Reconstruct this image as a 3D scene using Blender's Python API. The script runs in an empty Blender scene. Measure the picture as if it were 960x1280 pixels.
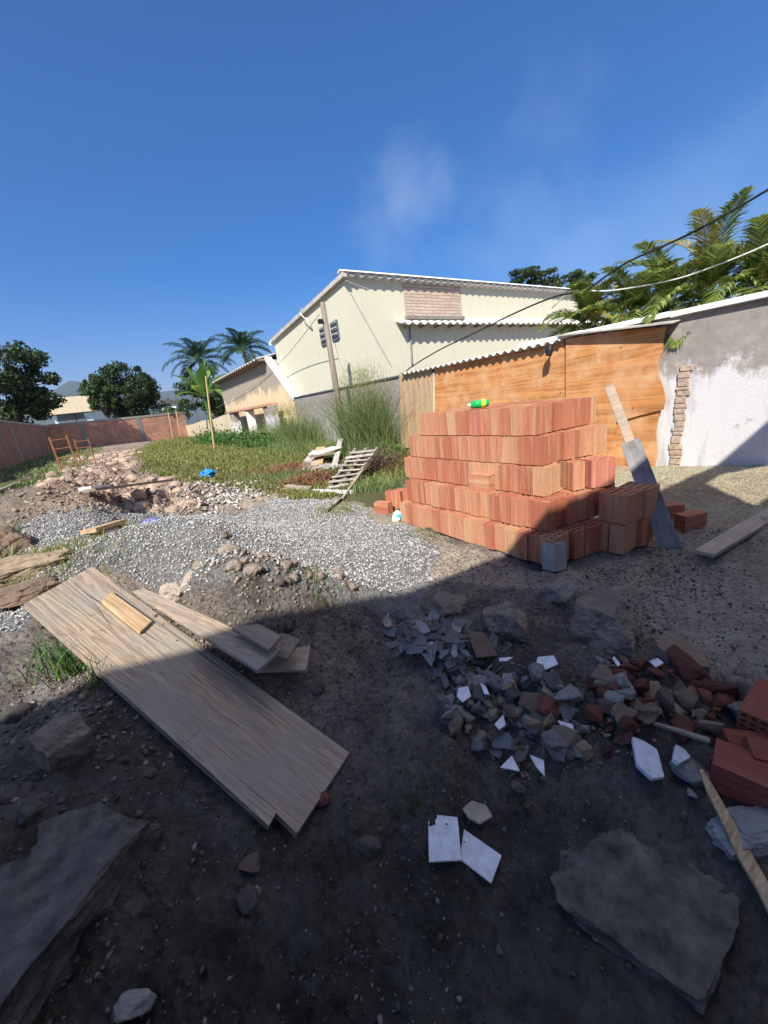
import bpy, bmesh, math, random
import numpy as np
from mathutils import Vector, Matrix

random.seed(7)
rng = np.random.default_rng(7)
C = bpy.context.scene.collection
SC = bpy.context.scene

# ------------------------------------------------------------------ camera
# World axes: Y runs along the building plot, X across it to the right-hand boundary wall.
F_, CX_, CY_ = 481.0, 480.0, 640.0
_nd = np.array([690 - CX_, 2300 - CY_, F_]); _nd /= np.linalg.norm(_nd)
_up = -_nd
def _h(v):
    v = v - _up * v.dot(_up); return v / np.linalg.norm(v)
_L = _h(np.array([145 - CX_, 537.0 - CY_, F_]))
_N = np.cross(_L, _up)
if _N[0] < 0: _N = -_N
RM = np.array([_N, _L, _up])          # world = RM @ camera(x right, y down, z forward)
CAM = np.array([0, 0, 1.5])
def _ray(px, py): return RM @ np.array([px - CX_, py - CY_, F_])
def at(px, py, z=0.0):
    r = _ray(px, py); return CAM + r * ((z - CAM[2]) / r[2])
def onx(px, py, x):
    r = _ray(px, py); return CAM + r * ((x - CAM[0]) / r[0])
def ony(px, py, y):
    r = _ray(px, py); return CAM + r * ((y - CAM[1]) / r[1])
def proj(P):
    c = (np.asarray(P) - CAM) @ RM
    return CX_ + F_ * c[..., 0] / c[..., 2], CY_ + F_ * c[..., 1] / c[..., 2], c[..., 2]

cd = bpy.data.cameras.new('camera'); cam = bpy.data.objects.new('camera', cd); C.objects.link(cam)
cd.sensor_fit = 'VERTICAL'; cd.sensor_height = 24.0; cd.sensor_width = 18.0
cd.lens = 24.0 * F_ / 1280.0
cd.clip_start = 0.02; cd.clip_end = 20000
M = Matrix.Identity(4)
rx = RM[:, 0]; ry = -RM[:, 1]; rz = -RM[:, 2]
for i in range(3):
    M[i][0], M[i][1], M[i][2], M[i][3] = rx[i], ry[i], rz[i], CAM[i]
cam.matrix_world = M
SC.camera = cam

# ------------------------------------------------------------------ light
PHI, ELE = math.radians(47), math.radians(44)
SUN = np.array([math.sin(PHI) * math.cos(ELE), math.cos(PHI) * math.cos(ELE), -math.sin(ELE)])   # way the light travels
sl = bpy.data.lights.new('sun', 'SUN'); sl.energy = 5.0; sl.angle = math.radians(0.5); sl.color = (1, 0.95, 0.86)
so = bpy.data.objects.new('sun', sl); C.objects.link(so)
so.rotation_euler = Vector(SUN).to_track_quat('-Z', 'Y').to_euler()
so.location = (-20, -20, 30)
w = bpy.data.worlds.new("World"); SC.world = w; w.use_nodes = True
nt = w.node_tree; nt.nodes.clear()
wo = nt.nodes.new('ShaderNodeOutputWorld'); bg = nt.nodes.new('ShaderNodeBackground')
sky = nt.nodes.new('ShaderNodeTexSky'); sky.sky_type = 'NISHITA'; sky.sun_disc = False
sky.sun_elevation = ELE; sky.sun_rotation = math.atan2(-SUN[0], -SUN[1])
sky.air_density = 1.0; sky.dust_density = 0.4; sky.ozone_density = 3.0; sky.altitude = 0
bg.inputs['Strength'].default_value = 0.098
tc = nt.nodes.new('ShaderNodeTexCoord')
hs = nt.nodes.new('ShaderNodeHueSaturation'); hs.inputs['Saturation'].default_value = 1.55; hs.inputs['Value'].default_value = 0.86
nt.links.new(sky.outputs['Color'], hs.inputs['Color'])
# a few thin wisps of cloud low over the houses
def cloud_blob(prev, px, py, rad, amt, sc=6.0, seed=0.0, stretch=(1, 1, 1), d=None, c=(6.5, 7.2, 8.0)):
    d = _ray(px, py) if d is None else np.array(d, float); d = d / np.linalg.norm(d)
    vm = nt.nodes.new('ShaderNodeVectorMath'); vm.operation = 'SUBTRACT'; vm.inputs[1].default_value = tuple(d)
    nt.links.new(tc.outputs['Generated'], vm.inputs[0])
    v2 = nt.nodes.new('ShaderNodeVectorMath'); v2.operation = 'MULTIPLY'; v2.inputs[1].default_value = stretch
    nt.links.new(vm.outputs[0], v2.inputs[0])
    nz = nt.nodes.new('ShaderNodeTexNoise'); nz.inputs['Scale'].default_value = sc; nz.inputs['Detail'].default_value = 8; nz.inputs['Roughness'].default_value = 0.6
    nz.noise_dimensions = '4D'; nz.inputs['W'].default_value = seed
    nt.links.new(tc.outputs['Generated'], nz.inputs['Vector'])
    ln = nt.nodes.new('ShaderNodeVectorMath'); ln.operation = 'LENGTH'; nt.links.new(v2.outputs[0], ln.inputs[0])
    ad = nt.nodes.new('ShaderNodeMath'); ad.operation = 'MULTIPLY_ADD'; ad.inputs[1].default_value = rad * 2.4; 
    nt.links.new(nz.outputs['Fac'], ad.inputs[0]); nt.links.new(ln.outputs['Value'], ad.inputs[2])
    mr = nt.nodes.new('ShaderNodeMapRange'); mr.interpolation_type = 'SMOOTHSTEP'
    mr.inputs['From Min'].default_value = rad * 2.25; mr.inputs['From Max'].default_value = rad * 1.15
    mr.inputs['To Min'].default_value = 0; mr.inputs['To Max'].default_value = amt
    nt.links.new(ad.outputs[0], mr.inputs['Value'])
    mx = nt.nodes.new('ShaderNodeMix'); mx.data_type = 'RGBA'
    nt.links.new(mr.outputs[0], mx.inputs['Factor']); nt.links.new(prev, mx.inputs['A']); mx.inputs['B'].default_value = (*c, 1)
    return mx.outputs['Result']
tm = nt.nodes.new('ShaderNodeMix'); tm.data_type = 'RGBA'; tm.blend_type = 'MULTIPLY'; tm.inputs['Factor'].default_value = 1.0
nt.links.new(hs.outputs['Color'], tm.inputs['A']); tm.inputs['B'].default_value = (0.95, 0.81, 1.0, 1)
s_ = cloud_blob(tm.outputs['Result'], 500, 258, 0.13, 0.17, 7.0, 1.3, (1, 1, 1.1))
s_ = cloud_blob(s_, 640, 285, 0.20, 0.10, 6.0, 4.1)
s_ = cloud_blob(s_, 860, 270, 0.28, 0.10, 4.0, 7.7, (1, 1, 1.6))
# unseen bright cloud added above and beside the view to fill the shade
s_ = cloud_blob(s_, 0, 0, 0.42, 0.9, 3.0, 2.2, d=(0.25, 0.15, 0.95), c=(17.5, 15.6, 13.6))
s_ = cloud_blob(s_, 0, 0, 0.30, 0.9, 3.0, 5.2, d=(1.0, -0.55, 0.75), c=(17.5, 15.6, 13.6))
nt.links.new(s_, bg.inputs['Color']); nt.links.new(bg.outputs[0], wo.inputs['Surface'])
SC.view_settings.view_transform = 'Standard'; SC.view_settings.look = 'None'
SC.view_settings.exposure = 0.8; SC.view_settings.gamma = 1.0; SC.view_settings.use_curve_mapping = False
SC.cycles.max_bounces = 6; SC.cycles.volume_bounces = 0; SC.cycles.transparent_max_bounces = 12

# ------------------------------------------------------------------ materials
MATS = {}
class NB:
    def __init__(s, name):
        s.m = bpy.data.materials.new(name); s.m.use_nodes = True; s.t = s.m.node_tree
        s.p = s.t.nodes['Principled BSDF']; s.o = s.t.nodes['Material Output']; MATS[name] = s.m
    def n(s, typ, **kw):
        k = s.t.nodes.new('ShaderNode' + typ)
        for a, b in kw.items():
            if a.startswith('_'): setattr(k, a[1:], b)
            else: k.inputs[a.replace('__', ' ')].default_value = b
        return k
    def l(s, a, b): s.t.links.new(a, b)
    def coord(s, kind='Object', scale=(1, 1, 1)):
        t = s.n('TexCoord'); mp = s.n('Mapping'); mp.inputs['Scale'].default_value = scale
        if kind == 'World':
            g = s.n('NewGeometry'); s.l(g.outputs['Position'], mp.inputs['Vector'])
        else: s.l(t.outputs[kind], mp.inputs['Vector'])
        return mp.outputs[0]
    def noise(s, vec, scale, detail=5, rough=0.6, dist=0.0):
        k = s.n('TexNoise', Scale=scale, Detail=detail, Roughness=rough, Distortion=dist); s.l(vec, k.inputs['Vector']); return k.outputs['Fac']
    def ramp(s, fac, stops):
        r = s.n('ValToRGB'); e = r.color_ramp.elements
        while len(e) < len(stops): e.new(0.5)
        for q, (p, c) in zip(e, stops):
            q.position = p; q.color = (c, c, c, 1) if isinstance(c, (int, float)) else (*c, 1)
        s.l(fac, r.inputs[0]); return r.outputs['Color']
    def mix(s, fac, a, b, blend='MIX'):
        m = s.n('Mix', _data_type='RGBA', _blend_type=blend)
        for src, nm in ((fac, 'Factor'), (a, 'A'), (b, 'B')):
            if nm == 'Factor':
                if isinstance(src, (int, float)): m.inputs['Factor'].default_value = src
                else: s.l(src, m.inputs['Factor'])
            else:
                if isinstance(src, tuple): m.inputs[nm].default_value = (*src, 1)
                else: s.l(src, m.inputs[nm])
        return m.outputs['Result']
    def bump(s, h, strength=0.5, dist=0.01):
        b = s.n('Bump', Strength=strength, Distance=dist); s.l(h, b.inputs['Height'])
        s.l(b.outputs[0], s.p.inputs['Normal']); return b
    def col(s, c):
        if isinstance(c, tuple): s.p.inputs['Base Color'].default_value = (*c, 1)
        else: s.l(c, s.p.inputs['Base Color'])
    def rough(s, r): s.p.inputs['Roughness'].default_value = r; s.p.inputs['Specular IOR Level'].default_value = 0.3

def simple(name, c, rough=0.85, var=0.25, scale=8, bump=0.3, bd=0.004, kind='Object', rnd=0.0, detail=6):
    b = NB(name); v = b.coord(kind)
    f = b.noise(v, scale, detail)
    lo = tuple(x * (1 - var) for x in c); hi = tuple(min(1, x * (1 + var)) for x in c)
    col = b.mix(b.ramp(f, [(0.3, 0.0), (0.7, 1.0)]), lo, hi)
    if rnd:
        oi = b.n('ObjectInfo'); mr = b.n('MapRange'); mr.inputs['To Min'].default_value = 1 - rnd; mr.inputs['To Max'].default_value = 1 + rnd
        b.l(oi.outputs['Random'], mr.inputs['Value']); hv = b.n('HueSaturation'); b.l(mr.outputs[0], hv.inputs['Value']); b.l(col, hv.inputs['Color']); col = hv.outputs['Color']
    b.col(col); b.rough(rough); b.bump(b.noise(v, scale * 4, 6), bump, bd)
    return b.m

def leafmat(name, c1, c2, c3, rough=0.55, trans=0.25):
    b = NB(name); g = b.n('NewGeometry')
    c = b.ramp(g.outputs['Random Per Island'], [(0.0, c1), (0.5, c2), (1.0, c3)])
    b.col(c); b.rough(rough)
    tr = b.n('BsdfTranslucent'); b.l(c, tr.inputs['Color']); ms = b.n('MixShader'); ms.inputs[0].default_value = trans
    b.l(b.p.outputs[0], ms.inputs[1]); b.l(tr.outputs[0], ms.inputs[2]); b.l(ms.outputs[0], b.o.inputs['Surface'])
    return b.m

def wood(name, c1, c2, scale=1.0, rough=0.75, axis=0, rings=14.0, stain=None, rnd=0.0, knots=0):
    b = NB(name); s = [10 * scale, 10 * scale, 10 * scale]; s[axis] = 0.35 * scale
    v = b.coord('Object', tuple(s))
    f = b.noise(v, 1.2, 4, 0.5, 0.6)
    mm = b.n('Math', _operation='MULTIPLY'); b.l(f, mm.inputs[0]); mm.inputs[1].default_value = rings
    fr = b.n('Math', _operation='FRACT'); b.l(mm.outputs[0], fr.inputs[0])
    col = b.mix(b.ramp(fr.outputs[0], [(0.0, 0.0), (0.3, 0.75), (0.7, 0.9), (0.9, 0.25), (1.0, 0.0)]), c1, c2)
    v2 = b.coord('Object', tuple(6 * x for x in s)); fine = b.noise(v2, 2.0, 6)
    col = b.mix(b.ramp(fine, [(0.3, 0.55), (0.6, 1.0)]), (0.03, 0.02, 0.01), col)
    if stain:
        v3 = b.coord('Object'); st = b.noise(v3, 2.6, 6, 0.65)
        col = b.mix(b.ramp(st, [(0.42, 0.0), (0.66, 0.85)]), col, stain)
    if rnd:
        oi = b.n('ObjectInfo'); mr = b.n('MapRange'); mr.inputs['To Min'].default_value = 1 - rnd; mr.inputs['To Max'].default_value = 1 + rnd
        b.l(oi.outputs['Random'], mr.inputs['Value']); hv = b.n('HueSaturation'); b.l(mr.outputs[0], hv.inputs['Value']); b.l(col, hv.inputs['Color']); col = hv.outputs['Color']
    if knots:
        vo = b.n('TexVoronoi', Scale=knots); b.l(b.coord('Object'), vo.inputs['Vector']); col = b.mix(b.ramp(vo.outputs['Distance'], [(0.035, 0.8), (0.09, 0.0)]), col, (0.20, 0.07, 0.03))
    b.col(col); b.rough(rough); b.bump(fr.outputs[0], 0.5, 0.003)
    return b.m

# hollow clay block: salmon to pale orange with streaks running along its length
def claymat(name, stops, streak=(0.60, 0.40, 0.22), mortar=None):
    b = NB(name); oi = b.n('ObjectInfo')
    base = b.ramp(oi.outputs['Random'], stops)
    v = b.coord('Object', (15, 15, 1.3)); va = b.n('VectorMath', _operation='ADD'); b.l(v, va.inputs[0])
    sc = b.n('VectorMath', _operation='SCALE'); sc.inputs['Scale'].default_value = 37.0
    cb = b.n('CombineXYZ'); b.l(oi.outputs['Random'], cb.inputs[0]); b.l(oi.outputs['Random'], cb.inputs[2]); b.l(cb.outputs[0], sc.inputs[0]); b.l(sc.outputs[0], va.inputs[1])
    f = b.noise(va.outputs[0], 1.0, 5, 0.6)
    col = b.mix(b.ramp(f, [(0.5, 0.0), (0.7, 0.6)]), base, streak)
    col = b.mix(b.ramp(f, [(0.25, 0.45), (0.45, 0.0)]), col, (0.30, 0.085, 0.045))
    v2 = b.coord('Object'); g = b.noise(v2, 45, 6, 0.7)
    col = b.mix(b.ramp(g, [(0.3, 0.78), (0.6, 1.0)]), (0.05, 0.02, 0.01), col)
    if mortar: col = b.mix(b.ramp(b.noise(v2, 9, 6, 0.6), [(0.4, 0.0), (0.52, 0.9)]), col, mortar)
    b.col(col); b.rough(0.9); b.bump(f, 0.35, 0.003)
    return b.m
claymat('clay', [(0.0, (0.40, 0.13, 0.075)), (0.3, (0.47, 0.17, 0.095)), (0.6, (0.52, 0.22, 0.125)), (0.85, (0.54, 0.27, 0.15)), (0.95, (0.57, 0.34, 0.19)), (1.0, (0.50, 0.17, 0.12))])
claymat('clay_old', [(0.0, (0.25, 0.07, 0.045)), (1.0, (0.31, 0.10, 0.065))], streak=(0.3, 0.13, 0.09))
claymat('clay_grey', [(0.0, (0.36, 0.34, 0.31)), (1.0, (0.42, 0.39, 0.36))], streak=(0.5, 0.48, 0.45), mortar=(0.3, 0.29, 0.28))

def brickwall(name, c1, c2, mortar, w=0.24, h=0.15, ms=0.012, dirt=(0.12, 0.10, 0.08), plane='XZ', msmooth=0.1):
    b = NB(name); t = b.n('TexCoord'); sx = b.n('SeparateXYZ'); b.l(t.outputs['Object'], sx.inputs[0])
    cb = b.n('CombineXYZ'); b.l(sx.outputs[0], cb.inputs[0]); b.l(sx.outputs[2], cb.inputs[1])
    br = b.n('TexBrick', Scale=1.0, **{'Mortar__Size': ms, 'Brick__Width': w, 'Row__Height': h, 'Mortar__Smooth': msmooth, 'Bias': 0.0})
    br.inputs['Color1'].default_value = (*c1, 1); br.inputs['Color2'].default_value = (*c2, 1); br.inputs['Mortar'].default_value = (*mortar, 1)
    nz = b.noise(t.outputs['Object'], 3.0, 4); ad = b.n('VectorMath', _operation='MULTIPLY_ADD'); ad.inputs[1].default_value = (0.02, 0.02, 0); ad.inputs[2].default_value = (0, 0, 0)
    cn = b.n('CombineXYZ'); b.l(nz, cn.inputs[0]); b.l(nz, cn.inputs[1]); b.l(cn.outputs[0], ad.inputs[0])
    av = b.n('VectorMath', _operation='ADD'); b.l(cb.outputs[0], av.inputs[0]); b.l(ad.outputs[0], av.inputs[1]); b.l(av.outputs[0], br.inputs['Vector'])
    d = b.noise(t.outputs['Object'], 0.8, 6, 0.65)
    col = b.mix(b.ramp(d, [(0.45, 0.0), (0.75, 0.65)]), br.outputs['Color'], dirt)
    d2 = b.noise(t.outputs['Object'], 14, 4); col = b.mix(b.ramp(d2, [(0.3, 0.7), (0.6, 1.0)]), (0.08, 0.05, 0.04), col)
    b.col(col); b.rough(0.92)
    iv = b.n('Math', _operation='SUBTRACT'); iv.inputs[0].default_value = 1.0; b.l(br.outputs['Fac'], iv.inputs[1]); b.bump(iv.outputs[0], 0.6, 0.012)
    return b.m
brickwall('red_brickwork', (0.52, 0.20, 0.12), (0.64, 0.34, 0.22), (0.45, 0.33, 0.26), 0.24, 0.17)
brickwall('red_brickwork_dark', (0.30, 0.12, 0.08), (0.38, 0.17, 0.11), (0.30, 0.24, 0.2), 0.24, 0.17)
brickwall('stone_tile', (0.50, 0.37, 0.28), (0.62, 0.50, 0.39), (0.33, 0.24, 0.18), 0.62, 0.10, 0.012, dirt=(0.5, 0.36, 0.28))

def plaster(name, paint, under, z0, z1, thr=0.5, scale=2.2, dirt=(0.2, 0.19, 0.17), dk=0.35):
    """painted render, flaking; the paint lies between heights z0 (fully painted) and z1 (bare)"""
    b = NB(name); g = b.n('NewGeometry'); sx = b.n('SeparateXYZ'); b.l(g.outputs['Position'], sx.inputs[0])
    v = b.coord('World', (1, 1, 1)); vs = b.coord('World', (1, 1, 0.35))
    f = b.noise(v, scale, 8, 0.7); fs = b.noise(vs, scale * 3.5, 6, 0.7)
    mr = b.n('MapRange'); mr.inputs['From Min'].default_value = z0; mr.inputs['From Max'].default_value = z1; mr.inputs['To Min'].default_value = -0.25; mr.inputs['To Max'].default_value = 0.35
    b.l(sx.outputs[2], mr.inputs['Value'])
    a = b.n('Math', _operation='ADD'); b.l(f, a.inputs[0]); b.l(mr.outputs[0], a.inputs[1])
    a2 = b.n('Math', _operation='MULTIPLY_ADD'); b.l(fs, a2.inputs[0]); a2.inputs[1].default_value = 0.5; b.l(a.outputs[0], a2.inputs[2])
    fac = b.ramp(a2.outputs[0], [(thr + 0.2, 0.0), (thr + 0.34, 1.0)])
    und = b.mix(b.ramp(b.noise(v, 7, 6), [(0.3, 0.0), (0.7, 1.0)]), tuple(x * 0.7 for x in under), under)
    col = b.mix(fac, paint, und)
    st = b.noise(b.coord('World', (3.0, 3.0, 0.5)), 1.3, 6, 0.7)
    col = b.mix(b.ramp(st, [(0.5, 0.0), (0.8, dk)]), col, dirt)
    b.col(col); b.rough(0.93); b.bump(b.noise(v, 30, 8, 0.75), 0.5, 0.012)
    return b.m
plaster('white_flaked', (0.64, 0.63, 0.63), (0.38, 0.34, 0.30), 1.15, 1.8, 0.44, 3.0, dirt=(0.22, 0.2, 0.2), dk=0.85)
plaster('grey_render', (0.42, 0.40, 0.37), (0.34, 0.31, 0.28), 0, 3, 0.4, dk=0.7)
plaster('yellow_paint', (0.60, 0.565, 0.43), (0.62, 0.58, 0.42), 30, 40, 0.7, 0.8, dirt=(0.42, 0.39, 0.30), dk=0.38)
plaster('cream_old', (0.66, 0.52, 0.32), (0.42, 0.36, 0.28), 2.2, 3.4, 0.45, 1.0, dirt=(0.25, 0.22, 0.18), dk=0.6)
plaster('beige_wall', (0.62, 0.52, 0.36), (0.5, 0.4, 0.28), 30, 40, 0.7)
plaster('pale_plaster', (0.80, 0.76, 0.70), (0.6, 0.56, 0.5), 30, 40, 0.5)  # pale so the unseen house wall bounces light into the shaded foreground
simple('concrete', (0.28, 0.265, 0.245), scale=6, bump=0.6, bd=0.01, rnd=0.15)
simple('concrete_dark', (0.20, 0.18, 0.16), scale=5, bump=0.8, bd=0.015, rnd=0.15)
simple('concrete_pale', (0.36, 0.30, 0.24), scale=7, bump=0.6, bd=0.01)
simple('stone_buff', (0.30, 0.23, 0.155), scale=9, bump=0.7, bd=0.01, rnd=0.25)
simple('stone_grey', (0.20, 0.19, 0.18), scale=9, bump=0.7, bd=0.008, rnd=0.45)
simple('stone_brown', (0.17, 0.12, 0.085), scale=9, bump=0.7, bd=0.008, rnd=0.35)
simple('slate', (0.115, 0.13, 0.14), rough=0.6, scale=10, bump=0.4, bd=0.003, rnd=0.5)
simple('tile_white', (0.62, 0.64, 0.69), rough=0.35, var=0.22, scale=22, bump=0.05)
simple('terracotta', (0.125, 0.043, 0.032), scale=14, bump=0.5, rnd=0.4)
simple('fibre_cement', (0.62, 0.60, 0.56), scale=3, var=0.2, bump=0.3, rnd=0.1)
simple('fibre_old', (0.42, 0.38, 0.33), scale=5, var=0.3, bump=0.4, rnd=0.2)
simple('white_paint', (0.80, 0.79, 0.76), scale=4, var=0.12, bump=0.2)
simple('white_plastic', (0.78, 0.76, 0.74), rough=0.5, scale=6, var=0.1, bump=0.2, rnd=0.15)
simple('blue_plastic', (0.02, 0.22, 0.55), rough=0.4, scale=6)
simple('cyan_print', (0.05, 0.42, 0.62), rough=0.45, scale=30, var=0.6)
simple('green_pet', (0.01, 0.45, 0.10), rough=0.15, scale=6)
simple('yellow_label', (0.75, 0.70, 0.05), rough=0.4, scale=60, var=0.5)
simple('black_plastic', (0.015, 0.015, 0.017), rough=0.4)
simple('rust', (0.30, 0.13, 0.07), scale=30, bump=0.4)
simple('dark_metal', (0.10, 0.11, 0.13), rough=0.5)
simple('violet_plastic', (0.20, 0.20, 0.55), rough=0.4, scale=20, var=0.5)
simple('bark', (0.16, 0.12, 0.09), scale=14, bump=0.8, bd=0.02)
simple('palm_trunk', (0.22, 0.19, 0.15), scale=12, bump=0.8, bd=0.02)
simple('void_dark', (0.03, 0.028, 0.025))
simple('glass_dark', (0.13, 0.15, 0.17), rough=0.2)
simple('light_blue_paint', (0.55, 0.68, 0.74))
simple('roof_tile_dark', (0.11, 0.09, 0.08), scale=10)
simple('wire_black', (0.02, 0.02, 0.02)); simple('wire_white', (0.7, 0.7, 0.68))
simple('mountain', (0.045, 0.06, 0.04), scale=0.002, kind='World', bump=0.0)
simple('stones_mat', (0.34, 0.34, 0.34), scale=1)
wood('pine', (0.25, 0.18, 0.125), (0.50, 0.395, 0.28), 1.0, axis=0, rings=24, stain=(0.30, 0.27, 0.235))
wood('pine_small', (0.46, 0.30, 0.16), (0.62, 0.44, 0.26), 1.0, axis=0, rings=7)
wood('pine_grey', (0.36, 0.27, 0.19), (0.48, 0.38, 0.28), 0.8, axis=0, rings=8, stain=(0.28, 0.24, 0.2), rnd=0.25)
wood('weathered', (0.20, 0.16, 0.12), (0.31, 0.26, 0.21), 0.8, axis=2, rings=6)
wood('cement_board', (0.16, 0.155, 0.15), (0.22, 0.215, 0.21), 0.8, axis=2, rings=5, stain=(0.33, 0.33, 0.34))
wood('ply_orange', (0.50, 0.19, 0.055), (0.66, 0.30, 0.10), 0.14, axis=1, rings=22, stain=(0.64, 0.38, 0.20), knots=4.0)
wood('ply_raw', (0.45, 0.29, 0.15), (0.58, 0.41, 0.25), 0.3, axis=2, rings=8)
wood('bamboo', (0.50, 0.34, 0.15), (0.6, 0.45, 0.22), 1, axis=2, rings=4)
leafmat('leaf_dark', (0.012, 0.028, 0.010), (0.03, 0.058, 0.017), (0.065, 0.10, 0.03))
leafmat('leaf_mid', (0.02, 0.045, 0.012), (0.05, 0.095, 0.022), (0.10, 0.15, 0.04))
leafmat('leaf_palm', (0.06, 0.12, 0.02), (0.18, 0.25, 0.05), (0.38, 0.40, 0.12), trans=0.35)
leafmat('leaf_yellow', (0.16, 0.20, 0.04), (0.30, 0.27, 0.05), (0.42, 0.30, 0.06), trans=0.3)
leafmat('leaf_coco', (0.012, 0.035, 0.012), (0.03, 0.07, 0.02), (0.07, 0.12, 0.04))
leafmat('leaf_banana', (0.10, 0.20, 0.03), (0.17, 0.30, 0.05), (0.22, 0.36, 0.07), trans=0.4)
leafmat('grass', (0.10, 0.14, 0.03), (0.20, 0.22, 0.055), (0.36, 0.32, 0.12))
leafmat('weed', (0.07, 0.13, 0.03), (0.17, 0.25, 0.075), (0.36, 0.38, 0.18), trans=0.35)
leafmat('weed_low', (0.03, 0.08, 0.015), (0.06, 0.15, 0.025), (0.10, 0.20, 0.04))
leafmat('dry_purple', (0.05, 0.02, 0.02), (0.10, 0.05, 0.045), (0.16, 0.10, 0.08))
leafmat('gravel_stone', (0.24, 0.24, 0.24), (0.38, 0.38, 0.365), (0.58, 0.57, 0.54), rough=0.9, trans=0.0)
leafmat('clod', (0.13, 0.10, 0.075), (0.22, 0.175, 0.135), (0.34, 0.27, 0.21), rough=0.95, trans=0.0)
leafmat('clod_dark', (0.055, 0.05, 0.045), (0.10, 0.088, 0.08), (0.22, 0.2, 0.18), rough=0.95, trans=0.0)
leafmat('clod_pink', (0.17, 0.115, 0.08), (0.28, 0.20, 0.145), (0.40, 0.31, 0.235), rough=0.95, trans=0.0)
leafmat('chip_red', (0.14, 0.035, 0.02), (0.24, 0.07, 0.04), (0.34, 0.13, 0.08), rough=0.95, trans=0.0)
leafmat('needle_rust', (0.14, 0.06, 0.03), (0.21, 0.10, 0.05), (0.30, 0.17, 0.09), rough=0.95, trans=0.0)

# ------------------------------------------------------------------ mesh helpers
class MB:
    def __init__(s): s.v = []; s.f = []
    def add(s, vs, fs):
        o = len(s.v); s.v.extend([tuple(map(float, p)) for p in vs]); s.f.extend([tuple(i + o for i in f) for f in fs]); return s
    def box(s, c, size, R=None):
        c = np.array(c, float); h = np.array(size, float) / 2
        P = np.array([[x, y, z] for x in (-1, 1) for y in (-1, 1) for z in (-1, 1)]) * h
        if R is not None: P = P @ np.array(R).T
        return s.add(P + c, [(0, 1, 3, 2), (4, 6, 7, 5), (0, 4, 5, 1), (2, 3, 7, 6), (0, 2, 6, 4), (1, 5, 7, 3)])
    def bar(s, a, b, w, h, roll=0.0, up=(0, 0, 1)):
        a = np.array(a, float); b = np.array(b, float); d = b - a; Ln = np.linalg.norm(d); d /= Ln
        u = np.array(up, float); 
        if abs(d @ u) > 0.98: u = np.array([1.0, 0, 0])
        sx = np.cross(d, u); sx /= np.linalg.norm(sx); uz = np.cross(sx, d)
        cr, sr = math.cos(roll), math.sin(roll); sx, uz = sx * cr + uz * sr, uz * cr - sx * sr
        return s.box((a + b) / 2, (Ln, w, h), np.array([d, sx, uz]).T)
    def tube(s, pts, r, n=8, cap=True):
        pts = [np.array(p, float) for p in pts]; rr = r if isinstance(r, (list, tuple)) else [r] * len(pts)
        vs = []; fs = []; pu = None
        for i, p in enumerate(pts):
            d = pts[min(i + 1, len(pts) - 1)] - pts[max(i - 1, 0)]; d = d / (np.linalg.norm(d) + 1e-9)
            u = np.array([0, 0, 1.0]) if abs(d[2]) < 0.95 else np.array([1.0, 0, 0])
            if pu is not None: u = pu
            a = np.cross(d, u); a /= np.linalg.norm(a) + 1e-9; b = np.cross(a, d); pu = b
            for k in range(n):
                t = 2 * math.pi * k / n; vs.append(p + (a * math.cos(t) + b * math.sin(t)) * rr[i])
        for i in range(len(pts) - 1):
            for k in range(n):
                k2 = (k + 1) % n; fs.append((i * n + k, i * n + k2, (i + 1) * n + k2, (i + 1) * n + k))
        if cap: fs.append(tuple(range(n))[::-1]); fs.append(tuple((len(pts) - 1) * n + k for k in range(n)))
        return s.add(vs, fs)
    def prism(s, pts, ext):
        """closed polygon of 3-D points pushed by the vector ext"""
        n = len(pts); e = np.array(ext, float); vs = [np.array(p, float) for p in pts] + [np.array(p, float) + e for p in pts]
        fs = [tuple(range(n)), tuple(range(2 * n - 1, n - 1, -1))] + [(i, n + i, n + (i + 1) % n, (i + 1) % n) for i in range(n)]
        return s.add(vs, fs)
    def build(s, name, mat, parent=None, smooth=False, bevel=0.0, seg=1):
        me = bpy.data.meshes.new(name); me.from_pydata(s.v, [], s.f); me.validate()
        bm = bmesh.new(); bm.from_mesh(me); bmesh.ops.recalc_face_normals(bm, faces=bm.faces)
        if bevel: bmesh.ops.bevel(bm, geom=bm.edges[:], offset=bevel, segments=seg, affect='EDGES', profile=0.6, clamp_overlap=True)
        bm.to_mesh(me); bm.free()
        me.materials.append(MATS[mat])
        if smooth:
            for p in me.polygons: p.use_smooth = True
        o = bpy.data.objects.new(name, me); C.objects.link(o)
        if parent is not None: o.parent = parent
        return o

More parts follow.
